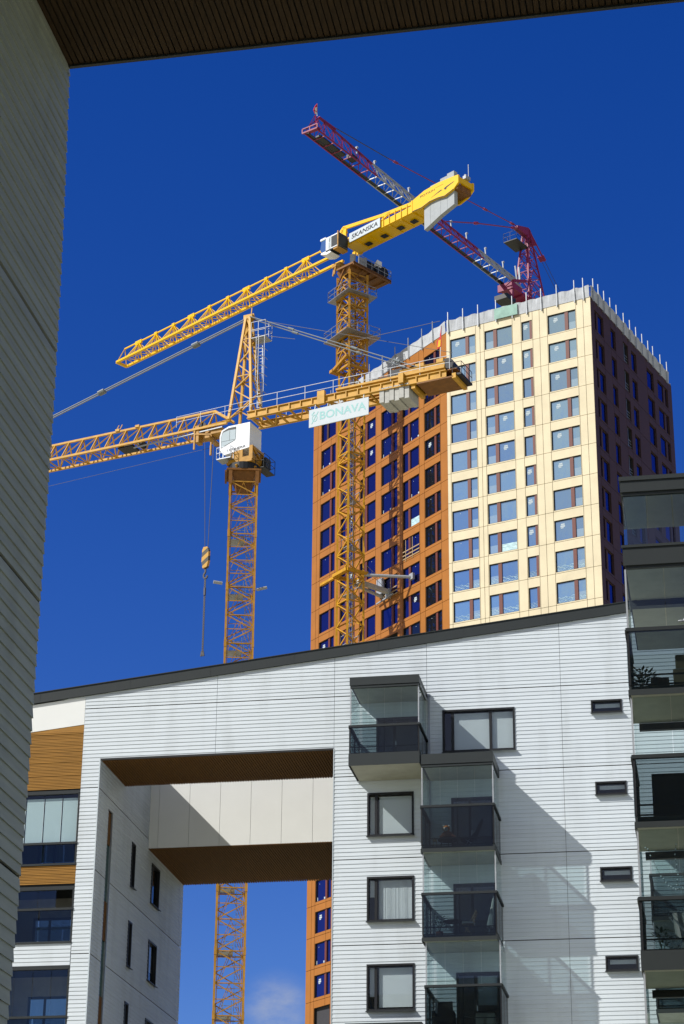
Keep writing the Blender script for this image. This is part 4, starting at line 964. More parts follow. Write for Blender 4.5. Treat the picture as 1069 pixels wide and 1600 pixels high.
# wall tie
gO = (M2-TO.o).dot(TO.n); uO = (M2-TO.o).dot(TO.d); zc = 79.0
mb = MB(M2F); C = corners(M2, OY, 2.3, zc)
for i in range(4): mb.beam(C[i], C[(i+1) % 4], .28, .30)
mb.box(-3.4, -1.1, .95, 1.2, zc-.25, zc+.0); mb.box(-1.1, 1.1, .95, 1.2, zc-.2, zc+.05)
part('tie_collar', mb, 'crane_deep_yellow', c2)
mb = MB(TO)
mb.beam(TO.P(uO-.3, gO-1.0, zc-.3), TO.P(-9.6, .1, zc-.6), .45, .38); mb.beam(TO.P(uO-1.0, gO-1.0, zc-.35), TO.P(-10.7, .1, zc-.75), .24, .24)
part('tie_beam', mb, 'concrete', c2)
mb = MB(TO); mb.tube(TO.P(uO+1.0, gO-.9, zc-.1), TO.P(-5.7, .15, zc-.35), .16, 8); part('tie_strut', mb, 'galvanised', c2)
mb = MB(TO); railing(mb, TO, [(uO+.9, gO-1.2, zc), (-10.2, .4, zc-.3)], 1.0, 1.3, .02); mb.box(-11.3, -10.4, .1, .4, zc-.5, zc+1.1); mb.box(-9.9, -9.3, .05, .3, zc-1.2, zc-.3); mb.box(-6.0, -5.4, .05, .3, zc-.6, zc); mb.beam(TO.P(-11.4, .3, zc-1.3), TO.P(-8.6, .3, zc-1.1), .12)
part('tie_walkway', mb, 'galvanised', c2)
# slewing deck
mb = MB(M2F); C0 = corners(M2, OY, 1.9, 111.3); C1 = corners(M2, OY, 2.3, 111.9); mb.hexa(C0+C1); mb.lb((-1.2, 1.2, 110.0), (.6, 1.2, 112.0), .12); mb.lb((1.2, 1.0, 109.8), (1.2, -.8, 112), .12)
part('mast_head', mb, 'crane_shade_brown', c2)
mb = MB(); mb.tube((M2.x, M2.y, 111.9), (M2.x, M2.y, 112.35), 1.0, 20); part('slewing_ring', mb, 'black_metal', c2)
mb = MB(J2); mb.box(-.9, 1.5, -4.1, 1.4, 111.75, 111.95)
for v in (-3.6, -2.4, -1.4, .4): mb.box(-.85, 1.45, v, v+.18, 111.6, 111.75)
mb.box(1.4, 1.5, -4.1, 1.4, 111.6, 112.0)
part('slewing_deck', mb, 'crane_shade_brown', c2, 'deck under the jib, brown in shade')
mb = MB(J2); railing(mb, J2, [(1.45, .6, 111.95), (1.45, -4.1, 111.95), (-.9, -4.1, 111.95)], 1.1, .9, .025); mb.box(.9, 1.3, -.4, .2, 112.0, 113.0); mb.tube(J2.P(.6, .6, 112.2), J2.P(.6, .6, 113.3), .3, 10); mb.tube(J2.P(1.1, -.7, 112.0), J2.P(1.1, -.7, 113.3), .16, 8)
part('deck_railing', mb, 'galvanised', c2)
mb = MB(J2); mb.box(.1, 1.2, -1.9, -.9, 112.0, 113.1); mb.tube(J2.P(.3, -3.3, 112.7), J2.P(1.3, -3.3, 112.7), .6, 14); mb.box(.1, 1.3, -3.0, -2.1, 112.0, 112.9); mb.box(-.6, .2, -3.9, -2.6, 112, 113.2)
part('hoist_winch', mb, 'black_metal', c2)
mb = MB(J2); mb.prism([(.5, 112.9), (1.3, 113.0), (1.3, 113.7)], -2.9, -2.2); part('winch_cover', mb, 'cab_white', c2)
# cab
CA = Fr(J2.P(0, 0, 0), -44.5)
mb = MB(J2); mb.box(-1.35, .45, 1.2, 2.5, 113.75, 115.25); mb.box(-2.1, -1.35, 1.15, 2.55, 115.15, 115.35); mb.prism([(-2.05, 113.6), (-1.2, 113.3), (-.6, 113.4), (-.9, 113.75), (-2.0, 113.75)], 1.2, 2.5)
cab2 = part('cab', mb, 'cab_white', c2, 'crane cab with a dark end wall')
mb = MB(J2); mb.prism([(-2.15, 114.1), (-1.95, 113.75), (-1.36, 113.75), (-1.36, 115.15), (-2.0, 115.15)], 1.22, 2.48); part('glazing', mb, 'cab_glass', cab2)
mb = MB(J2); mb.box(.455, .49, 1.22, 2.48, 113.78, 115.2); mb.box(-.55, .35, 2.505, 2.53, 113.9, 115.1); mb.box(-1.3, .48, 1.2, 2.55, 113.62, 113.74); part('service_box', mb, 'dark_metal', cab2)
mb = MB(J2); mb.box(-1.0, -.62, 2.505, 2.52, 113.85, 115.2); part('name_plate', mb, 'banner_white', cab2)
lettering('POTAIN', J2, -1.35, -.27, 114.5, 2.525, cab2, 'lettering_black', height=.22, rot=math.pi/2)
mb = MB(J2); mb.box(.35, .47, 2.52, 2.6, 113.5, 115.4); mb.box(-.2, .47, 1.2, 2.6, 113.45, 113.6); part('cab_bracket', mb, 'crane_mast_yellow', cab2)
# jib
mb = MB(J2)
zb2, zt2, hv2 = 114.25, 116.1, .72
apex = [-33.0, -30.1, -27.2, -24.3, -21.4, -18.5, -15.6, -12.6, -9.6, -6.7]
mb.lb((-35.8, .72, zb2), (-2.0, .72, zb2), .28, .22); mb.lb((-35.8, -.72, zb2), (-2.0, -.72, zb2), .28, .22); mb.lb((-35.4, 0, zt2-.05), (-4.6, 0, zt2), .13)
mb.lb((-35.4, 0, zt2), (-36.0, .6, zb2), .07); mb.lb((-35.4, 0, zt2), (-35.7, -.6, zb2), .07); mb.lb((-35.8, -.75, zb2), (-35.8, .75, zb2), .26)
for k, ua in enumerate(apex):
    mb.box(ua-.22, ua+.22, -.12, .12, zt2-.22, zt2+.10)
    if k % 3 == 0: mb.box(ua-.55, ua+.5, -.10, .10, zt2-.30, zt2+.12)
    for v in (-.68, .68):
        for du in (-1.4, -.75, -.12, .9, 1.5): mb.lb((ua, 0, zt2-.1), (ua+du, v, zb2), .07 if abs(du) > .3 else .09)
    for j, du in enumerate((-1.45, -.5, .5)):
        mb.lb((ua+du, -.7, zb2), (ua+du+.95, .7, zb2), .06) if j % 2 else mb.lb((ua+du, .7, zb2), (ua+du+.95, -.7, zb2), .06); mb.lb((ua+du, -.7, zb2), (ua+du, .7, zb2), .06)
mb.lb((-4.7, 0, zt2), (-.3, .5, 116.4), .16); mb.lb((-4.7, 0, zt2), (-.3, -.5, 116.4), .16); mb.lb((-4.7, 0, zt2), (-2.4, .7, 114.3), .12); mb.box(-3.6, -2.2, -.3, .5, 115.5, 115.9); mb.lb((-2.0, .7, 114.3), (-.3, .6, 116.4), .16)
part('jib', mb, 'crane_bright_yellow', c2, 'yellow lattice jib sloping away to the lower left')
mb = MB(J2); mb.box(-2.4, -1.2, -.6, .6, 113.0, 113.3)
for u, v in ((-2.3, .3), (-1.9, .5), (-1.5, .2)): mb.lb((u, v, 113.0), (u-.15, v, 112.2), .14)
part('trolley', mb, 'crane_mast_yellow', c2)
# counter jib
mb = MB(J2)
for v in (-1.05, 1.05):
    v0, v1 = v-.09, v+.09
    mb.prism([(-.35, 114.3), (.35, 114.3), (.1, 115.8), (.2, 116.45), (-.35, 116.75), (-.75, 116.4)], v0, v1)
    mb.prism([(-.3, 116.4), (5.2, 115.65), (5.2, 115.98), (-.3, 116.78)], v0, v1)
    mb.prism([(.05, 114.4), (9.2, 114.45), (9.2, 115.2), (5.0, 115.15), (.05, 114.85)], v0+.02, v1-.02)
    mb.prism([(5.2, 115.6), (9.2, 115.3), (9.2, 115.66), (5.2, 116.0)], v0, v1)
    mb.prism([(-1.2, 114.2), (-.7, 114.2), (-.2, 116.4), (-.5, 116.4)], v0, v1)
    mb.prism([(4.3, 115.1), (4.7, 115.1), (6.4, 115.7), (6.0, 115.8)], v0, v1)
    for u in (5.3, 6.1, 6.9, 7.7, 8.5): mb.box(u, u+.07, v1 if v > 0 else v0-.07, v1+.07 if v > 0 else v0, 114.5, 115.6)
    pl = [(9.2, 114.48), (10.5, 114.42), (11.5, 114.66), (12.6, 114.62), (13.5, 114.46), (14.6, 114.75), (15.25, 115.3), (15.25, 116.12), (14.6, 116.2), (12.6, 116.32), (10.8, 116.2), (9.2, 115.72)]
    mb.prism(pl, v0-.02, v1+.02)
mb.box(9.1, 9.25, -1.1, 1.2, 114.4, 115.75)
mb.box(.0, 9.2, -1.0, 1.0, 114.38, 114.44); mb.box(15.0, 15.2, -1.05, 1.05, 115.4, 116.0); mb.box(8.0, 10.3, -1.0, 1.0, 114.5, 114.62)
for u in (1.5, 3, 4.5, 6, 7.5): mb.box(u, u+.12, -1.0, 1.0, 114.3, 114.38)
cj = part('counter_jib', mb, 'crane_bright_yellow', c2, 'smooth yellow counter jib rising to the upper right')
mb = MB(J2)
mb.prism([(11.7, 115.0), (13.1, 115.25), (13.15, 115.33), (12.9, 115.35)], 1.165, 1.172); mb.prism([(13.4, 115.35), (13.7, 115.45), (14.75, 115.62), (14.6, 115.52), (13.75, 115.3), (13.7, 115.15), (13.5, 115.15)], 1.165, 1.172)
mb.prism([(9.2, 114.46), (10.5, 114.40), (11.5, 114.63), (12.6, 114.59), (13.5, 114.43), (14.6, 114.72), (14.6, 114.78), (13.5, 114.5), (12.6, 114.66), (11.5, 114.7), (10.5, 114.46), (9.2, 114.52)], 1.16, 1.19)
part('edge_line', mb, 'black_metal', cj)
for u in (1.8, 4.0, 6.2, 8.0): mb = MB(J2); mb.box(u, u+.7, -.4, .2, 114.25, 114.29); part('plate_slot', mb, 'black_metal', cj)
mb = MB(J2); mb.box(13.7, 15.0, -1.0, 1.0, 114.75, 115.35); mb.box(9.5, 14.9, -.9, .4, 115.3, 115.5); part('end_box', mb, 'crane_shade_brown', cj)
lettering('POTAIN', J2, 10.3, 12.2, 115.72, 1.175, cj, 'lettering_black', height=.22, slope=.03)
mb = MB(J2); mb.box(12.3, 13.3, 1.163, 1.172, 115.86, 115.885); part('plate_line', mb, 'lettering_black', cj)
mb = MB(J2); mb.hexa([J2.P(.75, 1.30, 114.4), J2.P(5.0, 1.30, 114.5), J2.P(5.0, 1.24, 114.5), J2.P(.75, 1.24, 114.4), J2.P(.75, 1.30, 115.42), J2.P(5.0, 1.30, 115.52), J2.P(5.0, 1.24, 115.52), J2.P(.75, 1.24, 115.42)])
bn = part('banner', mb, 'banner_white', c2, 'white banner with black capitals')
lettering('SKANSKA', J2, 1.1, 4.7, 114.96, 1.306, bn, 'lettering_black', height=.52, slope=.024, shear=.12, bold=.02)
for k, (a, b, tz, bz0, bz1) in enumerate(((10.6, 11.4, 116.35, 111.95, 112.25), (11.42, 12.7, 116.55, 112.26, 112.75), (12.72, 13.6, 116.8, 112.76, 113.0), (13.62, 14.5, 117.0, 113.0, 113.25))):
    mb = MB(J2); mb.prism([(a, bz0), (b, bz1), (b, tz), (a, tz)], .45, .93); part('counterweight', mb, 'concrete_pale', c2)
mb = MB(J2)
for u, s_ in ((11.1, 1), (11.9, 1), (12.6, 1)): mb.box(u, u+.3, -.5, .0, 116.6, 116.75)
railing(mb, J2, [(6.8, -1.05, 116.0), (10.4, -1.05, 116.3)], .9, .8, .03); mb.box(6.9, 7.8, -.9, -.3, 115.9, 116.4)
mb.lb((15.3, -.3, 116.1), (15.3, -.3, 117.9), .05); mb.box(14.9, 15.3, -.6, .1, 116.2, 116.55); mb.tube(J2.P(15.0, -.2, 116.5), J2.P(15.0, -.2, 116.8), .14, 8)
part('counter_jib_railing', mb, 'galvanised', c2)
# ------------------------------------------------------------------ crane 3: red and grey, behind the tower
M3 = ray_at(825, 465, 225); J3 = Fr(M3, 54)
c3 = thing('tower_crane', 'crimson crane with red and grey jib sections behind the tower roof', 'crane', (M3.x, M3.y, 0), 'tower cranes over the building site')
mb = MB(); mast(mb, M3, 54, 2.0, 100.0, 125.4, 5.0, 4, .2, .1); mast(mb, M3, 54, 2.0, 0, 100, 10, 5, .2, .1); part('mast', mb, 'crane_red', c3)
zb3 = 127.45
segs = [(-42.8, -31.8, 'crane_red'), (-31.8, -20.6, 'crane_grey'), (-20.6, -10.9, 'crane_red'), (-10.9, -2.6, 'crane_grey')]
for k, (a, b, mt_) in enumerate(segs):
    mb = MB(J3); za, zbk = (129.9-.3*0, 129.3) if k == 0 else (129.35, 129.1) if k == 1 else (129.1, 128.95) if k == 2 else (128.95, 128.9)
    n = max(1, round((b-a)/1.55)); st = (b-a)/n
    ztf = lambda u: za+(zbk-za)*(u-a)/(b-a)
    mb.lb((a if k else a+1.4, 0, za), (b, 0, zbk), .17)
    for v in (-.75, .75): mb.lb((a, v, zb3), (b, v, zb3), .13)
    for i in range(n):
        u0_, u1_, um_ = a+i*st, a+(i+1)*st, a+(i+.5)*st
        for v in (-.72, .72): mb.lb((u0_, v, zb3), (um_, 0, ztf(um_)), .07); mb.lb((um_, 0, ztf(um_)), (u1_, v, zb3), .07)
        mb.lb((u0_, -.72, zb3), (u0_, .72, zb3), .09)
    part('jib_section', mb, mt_, c3, 'red jib section' if 'red' in mt_ else 'bare grey jib section')
    if k in (1, 3):
        mb = MB(J3)
        for i in range(n):
            u0_, um_, u1_ = a+i*st, a+(i+.5)*st, a+(i+1)*st
            mb.lb((u0_, .74, zb3+.05), (um_, .04, ztf(um_)-.1), .125); mb.lb((u1_, .74, zb3+.05), (um_, .04, ztf(um_)-.1), .125)
        part('lattice_brace', mb, 'galvanised', c3)
mb = MB(J3); mb.box(-42.6, -3.0, -.72, -.35, zb3+.02, zb3+.07); mb.box(-41.5, -37, -.3, .3, zb3+.02, zb3+.2); mb.box(-36.2, -35.2, -.2, .5, zb3+.2, zb3+.7); part('walkway', mb, 'dark_metal', c3)
mb = MB(J3); mb.lb((-42.9, -.95, zb3), (-42.9, .95, zb3), .16); mb.lb((-42.9, -.95, zb3+.5), (-42.9, .95, zb3+.5), .12); mb.lb((-42.9, -.95, zb3), (-42.9, -.95, zb3+.5), .12); mb.lb((-42.9, .95, zb3), (-42.9, .95, zb3+.5), .12); mb.lb((-42.9, 0, zb3), (-42.9, .0, zb3+.5), .1); mb.lb((-42.9, -.5, zb3+.4), (-41.4, 0, 129.9), .1); mb.lb((-42.9, .7, zb3+.4), (-41.4, 0, 129.9), .13); mb.box(-42.6, -42.3, -.9, .9, zb3+.1, zb3+.3); mb.lb((-41.4, 0, 129.9), (-38.5, 0, 130.0), .22)
part('jib_tip', mb, 'crane_red', c3)
mb = MB(J3); mb.lb((-41.7, 0, 129.9), (-41.7, 0, 131.4), .05); fl = part('flag', mb, 'galvanised', c3, 'small red and white flag at the jib tip')
mb = MB(J3); mb.prism([(-41.75, 131.4), (-42.1, 130.9), (-42.35, 130.3), (-42.1, 129.95), (-41.75, 130.1)], -.03, .03); part('flag_cloth', mb, 'flag_red', fl)
mb = MB(J3); mb.prism([(-41.85, 130.9), (-42.1, 130.7), (-42.2, 130.4), (-41.85, 130.35)], .031, .05); mb.prism([(-41.75, 130.25), (-42.2, 130.2), (-42.05, 129.95), (-41.75, 130.05)], .031, .05); part('flag_field', mb, 'fabric_white', fl)
mb = MB(J3)
for u in (-31.3, -34.6, -24.8, -16.4, -13.2, -9.2, -5.4): mb.lb((u, 0, 129.1), (u-.1, 0, 129.9), .12); mb.tube(J3.P(u, -.12, 129.85), J3.P(u, .12, 129.85), .13, 8)
mb.lb((-2.9, .3, 128.6), (-3.2, .3, 130.3), .16); mb.lb((-2.2, .3, 128.6), (-2.4, .3, 130.5), .18)
part('rope_guide', mb, 'galvanised', c3)
# slewing part and tower head
mb = MB(J3); mb.box(-2.8, 2.5, -1.0, 1.0, 126.3, 126.7); mb.box(-5.0, -2.8, .6, .9, 126.5, 127.3); mb.box(-5.0, -2.8, -.9, -.6, 126.5, 127.3); mb.box(-5.1, -4.8, -1.0, 1.0, 126.3, 127.2); mb.box(-4.8, -2.8, -.6, .6, 126.5, 126.6); mb.box(-5.0, -4.7, .5, .9, 125.0, 126.3); mb.box(-1.0, 1.6, -1.0, 1.0, 125.3, 126.3); mb.lb((-4.8, .9, 127.4), (-2.0, .9, 128.6), .3)
part('slewing_frame', mb, 'crane_red', c3)
mb = MB(J3); mb.box(-6.2, -4.3, -.8, .9, 124.6, 125.2); part('cab', mb, 'dark_metal', c3)
mb = MB(J3); B3 = [J3.P(-1.5, 1.05, 126.7), J3.P(2.6, 1.05, 126.7), J3.P(2.6, -1.05, 126.7), J3.P(-1.5, -1.05, 126.7)]; T3 = [J3.P(-.3, .35, 135.9), J3.P(.45, .35, 135.9), J3.P(.45, -.35, 135.9), J3.P(-.3, -.35, 135.9)]
for i in range(4):
    j = (i+1) % 4; mb.beam(B3[i], T3[i], .16); face_brace(mb, B3[i], T3[i], B3[j], T3[j], 7, .075, 'k' if i % 2 else 'zh', i)
mb.prism([(-.4, 135.8), (.6, 135.8), (.6, 136.9), (.1, 137.1), (-2.4, 136.2), (-2.4, 135.85)], -.3, .3); mb.prism([(.3, 137.0), (.9, 136.4), (1.7, 135.4), (1.4, 135.3), (.3, 136.2)], -.35, .35)
part('tower_head', mb, 'crane_red', c3)
mb = MB(J3); mb.box(-3.2, -.5, -1.2, .6, 133.9, 134.0); railing(mb, J3, [(-.5, .6, 134), (-3.2, .6, 134), (-3.2, -1.2, 134), (-.5, -1.2, 134)], 1.1, 1, .018); part('head_platform', mb, 'dark_metal', c3)
mb = MB(J3); zq = 127.0
for v in (-.2, .2): mb.lb((.6, v, 126.8), (.2, v, 135.5), .06)
while zq < 135.3: mb.lb((.6-(zq-126.8)*.046, -.35, zq), (.6-(zq-126.8)*.046, .35, zq), .10); zq += .6
part('head_ladder', mb, 'crane_red', c3)
mb = MB(J3)
def cable(a, b, r, mt_knots=()):
    A_, B_ = J3.P(*a), J3.P(*b); mb.tube(A_, B_, r, 6); x = (B_-A_).normalized()
    for t in mt_knots: p = A_.lerp(B_, t); mb.tube(p-x*.35, p+x*.35, r*2.6, 6)
cable((-1.8, 0, 136.4), (-28.7, 0, 131.6), .055, (.05, .27, .95)); cable((-2.2, 0, 136.0), (-11.0, 0, 132.3), .07, (.08,)); cable((-11.0, 0, 132.3), (-17.5, 0, 129.3), .07, (.02,))
cable((.6, .35, 136.4), (3.6, .35, 134.2), .09, (.9,)); cable((.6, -.35, 136.4), (4.1, -.35, 134.6), .09, (.9,))
part('pendant_cable', mb, 'crane_red', c3)
mb = MB(J3); cable((-28.7, 0, 131.6), (-38.4, 0, 130.2), .05); cable((3.6, .35, 134.2), (13, .35, 127.0), .03); cable((4.1, -.35, 134.6), (13.4, -.35, 127.4), .03); cable((-.4, 0, 131.0), (9, 0, 127.5), .02)
cable((-4.0, 0, 126.6), (-34.0, 0, 126.7), .025)
part('hoist_cable', mb, 'rope_steel', c3)
mb = MB(J3)
for v in (-.9, .9): mb.lb((2.4, v, 127.0), (14, v, 127.0), .25)
mb.box(2.4, 13.9, -.8, .8, 127.05, 127.1); part('counter_jib', mb, 'crane_red', c3)
mb = MB(J3); mb.box(11, 14, -.8, .8, 124.6, 127.0); part('counterweight', mb, 'concrete', c3)
# ================================================================== things on the balconies
def pos(fr, u, v, z): p = fr.P(u, v, z); return (p.x, p.y, p.z)
# black butterfly chair on the second balcony
z0 = 20.92
t = thing('butterfly_chair', 'black butterfly chair behind dark glass below the long window', 'chair', pos(W, 5.15, 1.2, z0))
mb = MB(W)
sec = [(4.62, z0+.42, .30), (4.80, z0+.34, .32), (5.0, z0+.36, .33), (5.15, z0+.55, .32), (5.28, z0+.82, .28), (5.40, z0+1.05, .16)]
for (a, za, wa), (b, zb, wb) in zip(sec, sec[1:]):
    mb.hexa([W.P(a, 1.2+wa, za-.03), W.P(b, 1.2+wb, zb-.03), W.P(b, 1.2-wb, zb-.03), W.P(a, 1.2-wa, za-.03), W.P(a, 1.2+wa, za+.01), W.P(b, 1.2+wb, zb+.01), W.P(b, 1.2-wb, zb+.01), W.P(a, 1.2-wa, za+.01)])
part('seat', mb, 'fabric_black', t, smooth=False)
for s_ in (-1, 1):
    mb = MB(W); mb.lb((4.66, 1.2+.28*s_, z0+.42), (5.35, 1.2+.2*s_, z0), .02); mb.lb((5.38, 1.2+.12*s_, z0+1.0), (4.75, 1.2+.25*s_, z0), .02); part('leg', mb, 'galvanised', t)
# plush toy in an orange and white coat on a small dark table
t = thing('side_table', 'low dark table under a stuffed toy on the balcony with the black chair', 'table', pos(W, 4.2, 1.3, z0))
mb = MB(W); mb.tube(W.P(4.2, 1.3, z0+.34), W.P(4.2, 1.3, z0+.38), .34, 18); part('table_top', mb, 'fabric_black', t)
for a in (0.5, 2.6, 4.7): mb = MB(W); mb.lb((4.2+.2*math.cos(a), 1.3+.2*math.sin(a), z0+.35), (4.2+.28*math.cos(a), 1.3+.28*math.sin(a), z0), .03); part('leg', mb, 'dark_metal', t)
c = W.P(4.2, 1.3, z0+.39); t = thing('stuffed_toy', 'small stuffed animal with white and orange head on a dark table', 'toy', tuple(c))
mb = MB(); mb.blob(c+Vector((0, 0, .14)), .22, .15, .15); mb.blob(c+Vector((.17, -.08, .06)), .12, .07, .07, 8, 5); mb.blob(c+Vector((-.17, -.08, .06)), .12, .07, .07, 8, 5); part('body', mb, 'terracotta', t, smooth=True)
h_ = c+Vector((-.04, -.03, .36)); mb = MB(); mb.blob(h_, .13, .11, .11); hd = part('head', mb, 'fabric_orange', t, smooth=True)
mb = MB(); mb.blob(h_+Vector((-.03, -.08, -.03)), .09, .05, .07, 8, 5); part('muzzle', mb, 'fabric_white', hd, smooth=True)
for s_ in (-1, 1): mb = MB(); mb.blob(h_+Vector((.09*s_, .0, .10)), .035, .02, .035, 8, 5); part('ear', mb, 'fabric_white', hd, smooth=True)
mb = MB(); mb.blob(h_+Vector((-.05, -.125, -.02)), .018, .015, .014, 6, 4)
for s_ in (-1, 1): mb.blob(h_+Vector((.045*s_-.01, -.105, .03)), .012, .01, .012, 6, 4)
part('nose_and_eyes', mb, 'fabric_black', hd, smooth=True)
c = W.P(3.78, 1.45, z0); t = thing('lantern', 'pale candle lantern on the floor left of the stuffed toy', 'lantern', tuple(c))
mb = MB(W); mb.box(3.71, 3.85, 1.38, 1.52, z0, z0+.03); mb.box(3.71, 3.85, 1.38, 1.52, z0+.30, z0+.33)
for a, b in ((3.715, 1.385), (3.835, 1.385), (3.715, 1.505), (3.835, 1.505)): mb.box(a, a+.012, b, b+.012, z0+.03, z0+.3)
mb.lb((3.78, 1.45, z0+.33), (3.78, 1.45, z0+.42), .02); part('frame', mb, 'timber', t)
mb = MB(W); mb.tube(W.P(3.78, 1.45, z0+.03), W.P(3.78, 1.45, z0+.2), .035, 10); part('candle', mb, 'fabric_white', t)
# third balcony
z0 = 17.90
def plant(name, label, p, h, r, seed, pot='terracotta', n=70):
    rr = random.Random(seed); t = thing(name, label, 'plant', tuple(p)); p = Vector(p)
    mb = MB(); mb.tube(p, p+Vector((0, 0, h*.3)), r*.35, 12, r*.5); part('pot', mb, pot, t)
    mb = MB()
    for i in range(n):
        a = rr.random()*6.28; q = p+Vector((math.cos(a)*r*rr.random(), math.sin(a)*r*rr.random(), h*(.35+.65*rr.random()))); d_ = Vector((math.cos(a), math.sin(a), rr.random()*.8)).normalized(); s_ = d_.cross(Vector((0, 0, 1))).normalized()*.03; e = q+d_*.12
        mb.face([q, (q+e)/2+s_, e, (q+e)/2-s_])
    for i in range(5): a = rr.random()*6.28; mb.tube(p+Vector((0, 0, h*.28)), p+Vector((math.cos(a)*r*.6, math.sin(a)*r*.6, h*.85)), .008, 4)
    part('foliage', mb, 'leaf_green', t)
plant('potted_plant', 'bushy potted plant in the left corner of the third balcony down', pos(W, 3.9, 1.35, z0), .75, .26, 4)
t = thing('round_table', 'small round dark table beside the potted plant on the third balcony down', 'table', pos(W, 4.35, 1.2, z0))
mb = MB(W); mb.tube(W.P(4.35, 1.2, z0+.58), W.P(4.35, 1.2, z0+.61), .33, 20); part('table_top', mb, 'fabric_black', t)
mb = MB(W); mb.tube(W.P(4.35, 1.2, z0+.02), W.P(4.35, 1.2, z0+.58), .025, 8); mb.tube(W.P(4.35, 1.2, z0), W.P(4.35, 1.2, z0+.03), .2, 14); part('pedestal', mb, 'grey_metal', t)
t = thing('garden_chair', 'light folding chair with a striped white cushion near the middle of the third balcony down', 'chair', pos(W, 4.9, 1.3, z0))
mb = MB(W); mb.box(4.68, 5.05, 1.1, 1.5, z0+.42, z0+.46); part('seat', mb, 'timber', t)
mb = MB(W); mb.hexa([W.P(4.66, 1.5, z0+.46), W.P(5.07, 1.5, z0+.46), W.P(5.07, 1.08, z0+.46), W.P(4.66, 1.08, z0+.46), W.P(4.68, 1.48, z0+.54), W.P(5.05, 1.48, z0+.52), W.P(5.05, 1.1, z0+.52), W.P(4.68, 1.1, z0+.54)]); part('cushion', mb, 'fabric_white', t)
mb = MB(W)
for k in range(4): mb.lb((5.06+.03*k, 1.12, z0+.56+.1*k), (5.06+.03*k, 1.48, z0+.56+.1*k), .05, .015)
part('backrest', mb, 'timber', t)
for v in (1.14, 1.46):
    for a, b in (((4.68, v, z0), (5.15, v, z0+.9)), ((5.06, v, z0), (4.70, v, z0+.44))): mb = MB(W); mb.lb(a, b, .025); part('leg', mb, 'timber', t)
t = thing('folded_parasol', 'folded white parasol leaning in the right corner of the third balcony down', 'parasol', pos(W, 5.7, 1.6, z0))
mb = MB(W); mb.lb((5.58, 1.7, z0), (5.76, 1.55, z0+1.32), .03); part('pole', mb, 'galvanised', t)
mb = MB(W); A_, B_ = W.P(5.62, 1.67, z0+.25), W.P(5.75, 1.56, z0+1.25); mb.tube(A_, B_, .12, 7, .03); part('canopy', mb, 'fabric_white', t)
# fourth balcony
z0 = 14.90
t = thing('armchair', 'dark high backed armchair at the left of the lowest visible middle balcony', 'armchair', pos(W, 4.0, 1.2, z0))
mb = MB(W); mb.box(3.72, 4.28, .9, 1.5, z0+.2, z0+.42); part('seat', mb, 'fabric_black', t)
mb = MB(W); mb.hexa([W.P(3.72, .98, z0+.3), W.P(4.28, .98, z0+.3), W.P(4.28, .86, z0+.3), W.P(3.72, .86, z0+.3), W.P(3.76, .88, z0+1.0), W.P(4.24, .88, z0+1.0), W.P(4.24, .78, z0+1.0), W.P(3.76, .78, z0+1.0)]); part('backrest', mb, 'fabric_black', t)
for a in (3.64, 4.27): mb = MB(W); mb.box(a, a+.09, .92, 1.5, z0+.1, z0+.58); part('armrest', mb, 'fabric_black', t)
t = thing('storage_box', 'pale storage box with a dark lid on the lowest visible middle balcony', 'box', pos(W, 5.4, 1.3, z0))
mb = MB(W); mb.box(5.1, 5.7, 1.1, 1.6, z0, z0+.46)
for k in range(6): mb.box(5.12+k*.1, 5.15+k*.1, 1.6, 1.615, z0+.02, z0+.44)
part('body', mb, 'soffit_plaster', t); mb = MB(W); mb.box(5.06, 5.74, 1.06, 1.64, z0+.462, z0+.52); part('lid', mb, 'fabric_black', t)
# right hand stack
z0 = 17.32
for k, (u, v, w_, d_, zb, h_, lab) in enumerate(((.80, -.5, .62, .5, 0, .42, 'brown cardboard box on the balcony floor in the upper right stack'), (.86, -.52, .5, .42, .425, .34, 'smaller brown cardboard box stacked on top of the other one'), (.3, -.6, .40, .4, 0, .3, 'flat dark crate left of the cardboard boxes'))):
    p = pos(RX, u+w_/2, v, z0+zb); t = thing('cardboard_box' if k < 2 else 'crate', lab, 'box' if k < 2 else 'crate', p, 'boxes stored on the balcony' if k < 2 else None)
    mb = MB(RX); mb.box(u, u+w_, v-d_/2, v+d_/2, z0+zb, z0+zb+h_); part('body', mb, 'timber' if k < 2 else 'fabric_black', t)
    mb = MB(RX); mb.box(u-.0, u+w_+.0, v-.03, v+.03, z0+zb+h_+.001, z0+zb+h_+.006); mb.box(u+.02, u+w_/2, v-d_/2+.01, v+d_/2-.01, z0+zb+h_+.008, z0+zb+h_+.014); part('lid', mb, 'paper_white' if k < 2 else 'dark_metal', t)
plant('potted_plant', 'dense dark potted plant in the left corner of the upper right balcony', pos(RX, .12, -1.3, z0), .8, .26, 8, 'dark_metal', 160)
plant('potted_plant', 'small potted plant on the lower right balcony beside the drying rack', pos(RX, .25, -1.2, 11.52), .7, .2, 11)
c = RX.P(1.18, .0, 18.64); t = thing('wind_spinner', 'shiny silver bird shaped spinner fixed on the handrail at the right edge', 'ornament', tuple(c))
mb = MB(); mb.blob(c+Vector((0, 0, .14)), .10, .05, .05, 10, 6); mb.blob(c+Vector((-.12, 0, .12)), .09, .02, .025, 8, 5); mb.blob(c+Vector((.02, 0, .22)), .035, .03, .05, 8, 5); part('body', mb, 'galvanised', t, smooth=True)
mb = MB(); mb.tube(c, c+Vector((0, 0, .1)), .01, 6); part('stand', mb, 'galvanised', t)
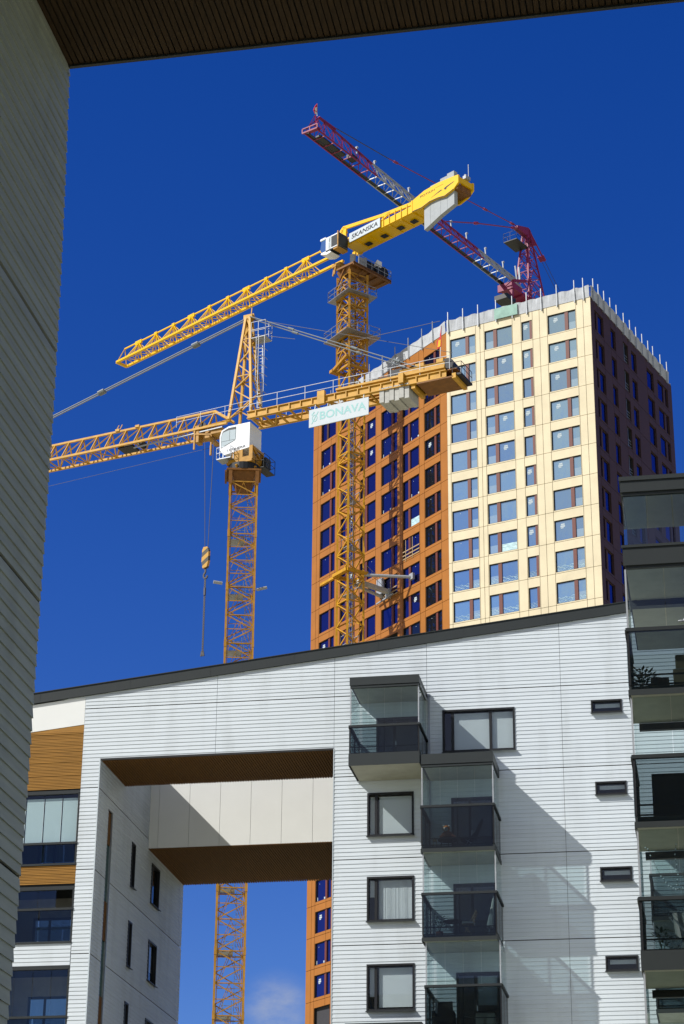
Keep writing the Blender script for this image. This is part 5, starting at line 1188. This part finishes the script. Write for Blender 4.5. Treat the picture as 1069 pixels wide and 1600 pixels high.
# string of small lights draped in the balcony
rr = random.Random(6); pts = []
for i in range(26):
    s_ = i/25; u = 1.25-1.25*s_; z = 13.86-.95*math.sin(math.pi*min(1, s_*1.05))**.8+.05*rr.random(); pts.append(RX.P(u, -.45-.3*s_, z))
for i in range(9): pts.append(RX.P(.62+.05*rr.random(), -.35, 13.85-.11*i))
t = thing('string_lights', 'string of small white bulbs hanging under the balcony ceiling at the right edge', 'lights', tuple(pts[0]))
mb = MB()
for a, b in zip(pts[:26], pts[1:26]): mb.tube(a, b, .004, 4)
for a, b in zip(pts[26:], pts[27:]): mb.tube(a, b, .004, 4)
part('wire', mb, 'fabric_black', t)
mb = MB()
for p in pts: mb.blob(p, .018, .018, .018, 6, 4)
part('bulbs', mb, 'paper_white', t, smooth=True)
# folding drying rack behind the lower right parapet
z0 = 11.52; t = thing('drying_rack', 'folding wire drying rack with pale laundry behind the lower right glass parapet', 'drying rack', pos(RX, .8, -.7, z0))
mb = MB(RX)
for v in (-.9, -.45): mb.lb((.45, v, z0), (1.15, v, z0+.85), .025); mb.lb((1.1, v, z0), (.42, v, z0+.9), .025)
part('leg', mb, 'galvanised', t)
mb = MB(RX)
for k in range(9): mb.lb((.42+.09*k, -.95, z0+.9-.004*k), (.42+.09*k, -.4, z0+.9), .008)
mb.lb((.42, -.95, z0+.9), (1.2, -.95, z0+.88), .02); mb.lb((.42, -.4, z0+.9), (1.2, -.4, z0+.88), .02); part('wire_frame', mb, 'galvanised', t)
mb = MB(RX); mb.hexa([RX.P(.55, -.60, z0+.35), RX.P(1.1, -.60, z0+.4), RX.P(1.1, -.62, z0+.4), RX.P(.55, -.62, z0+.35), RX.P(.5, -.55, z0+.9), RX.P(1.15, -.55, z0+.9), RX.P(1.15, -.57, z0+.9), RX.P(.5, -.57, z0+.9)])
mb.hexa([RX.P(.62, -.42, z0+.05), RX.P(1.2, -.42, z0+.0), RX.P(1.2, -.44, z0+.0), RX.P(.62, -.44, z0+.05), RX.P(.7, -.42, z0+.3), RX.P(1.2, -.42, z0+.32), RX.P(1.2, -.44, z0+.32), RX.P(.7, -.44, z0+.3)]); part('laundry', mb, 'fabric_white', t)
mb = MB(RX); mb.box(.22, 3.0, -.16, -.14, 14.42, 15.35); part('privacy_mat', mb, 'fabric_black', wing, 'black mat tied behind the glass')
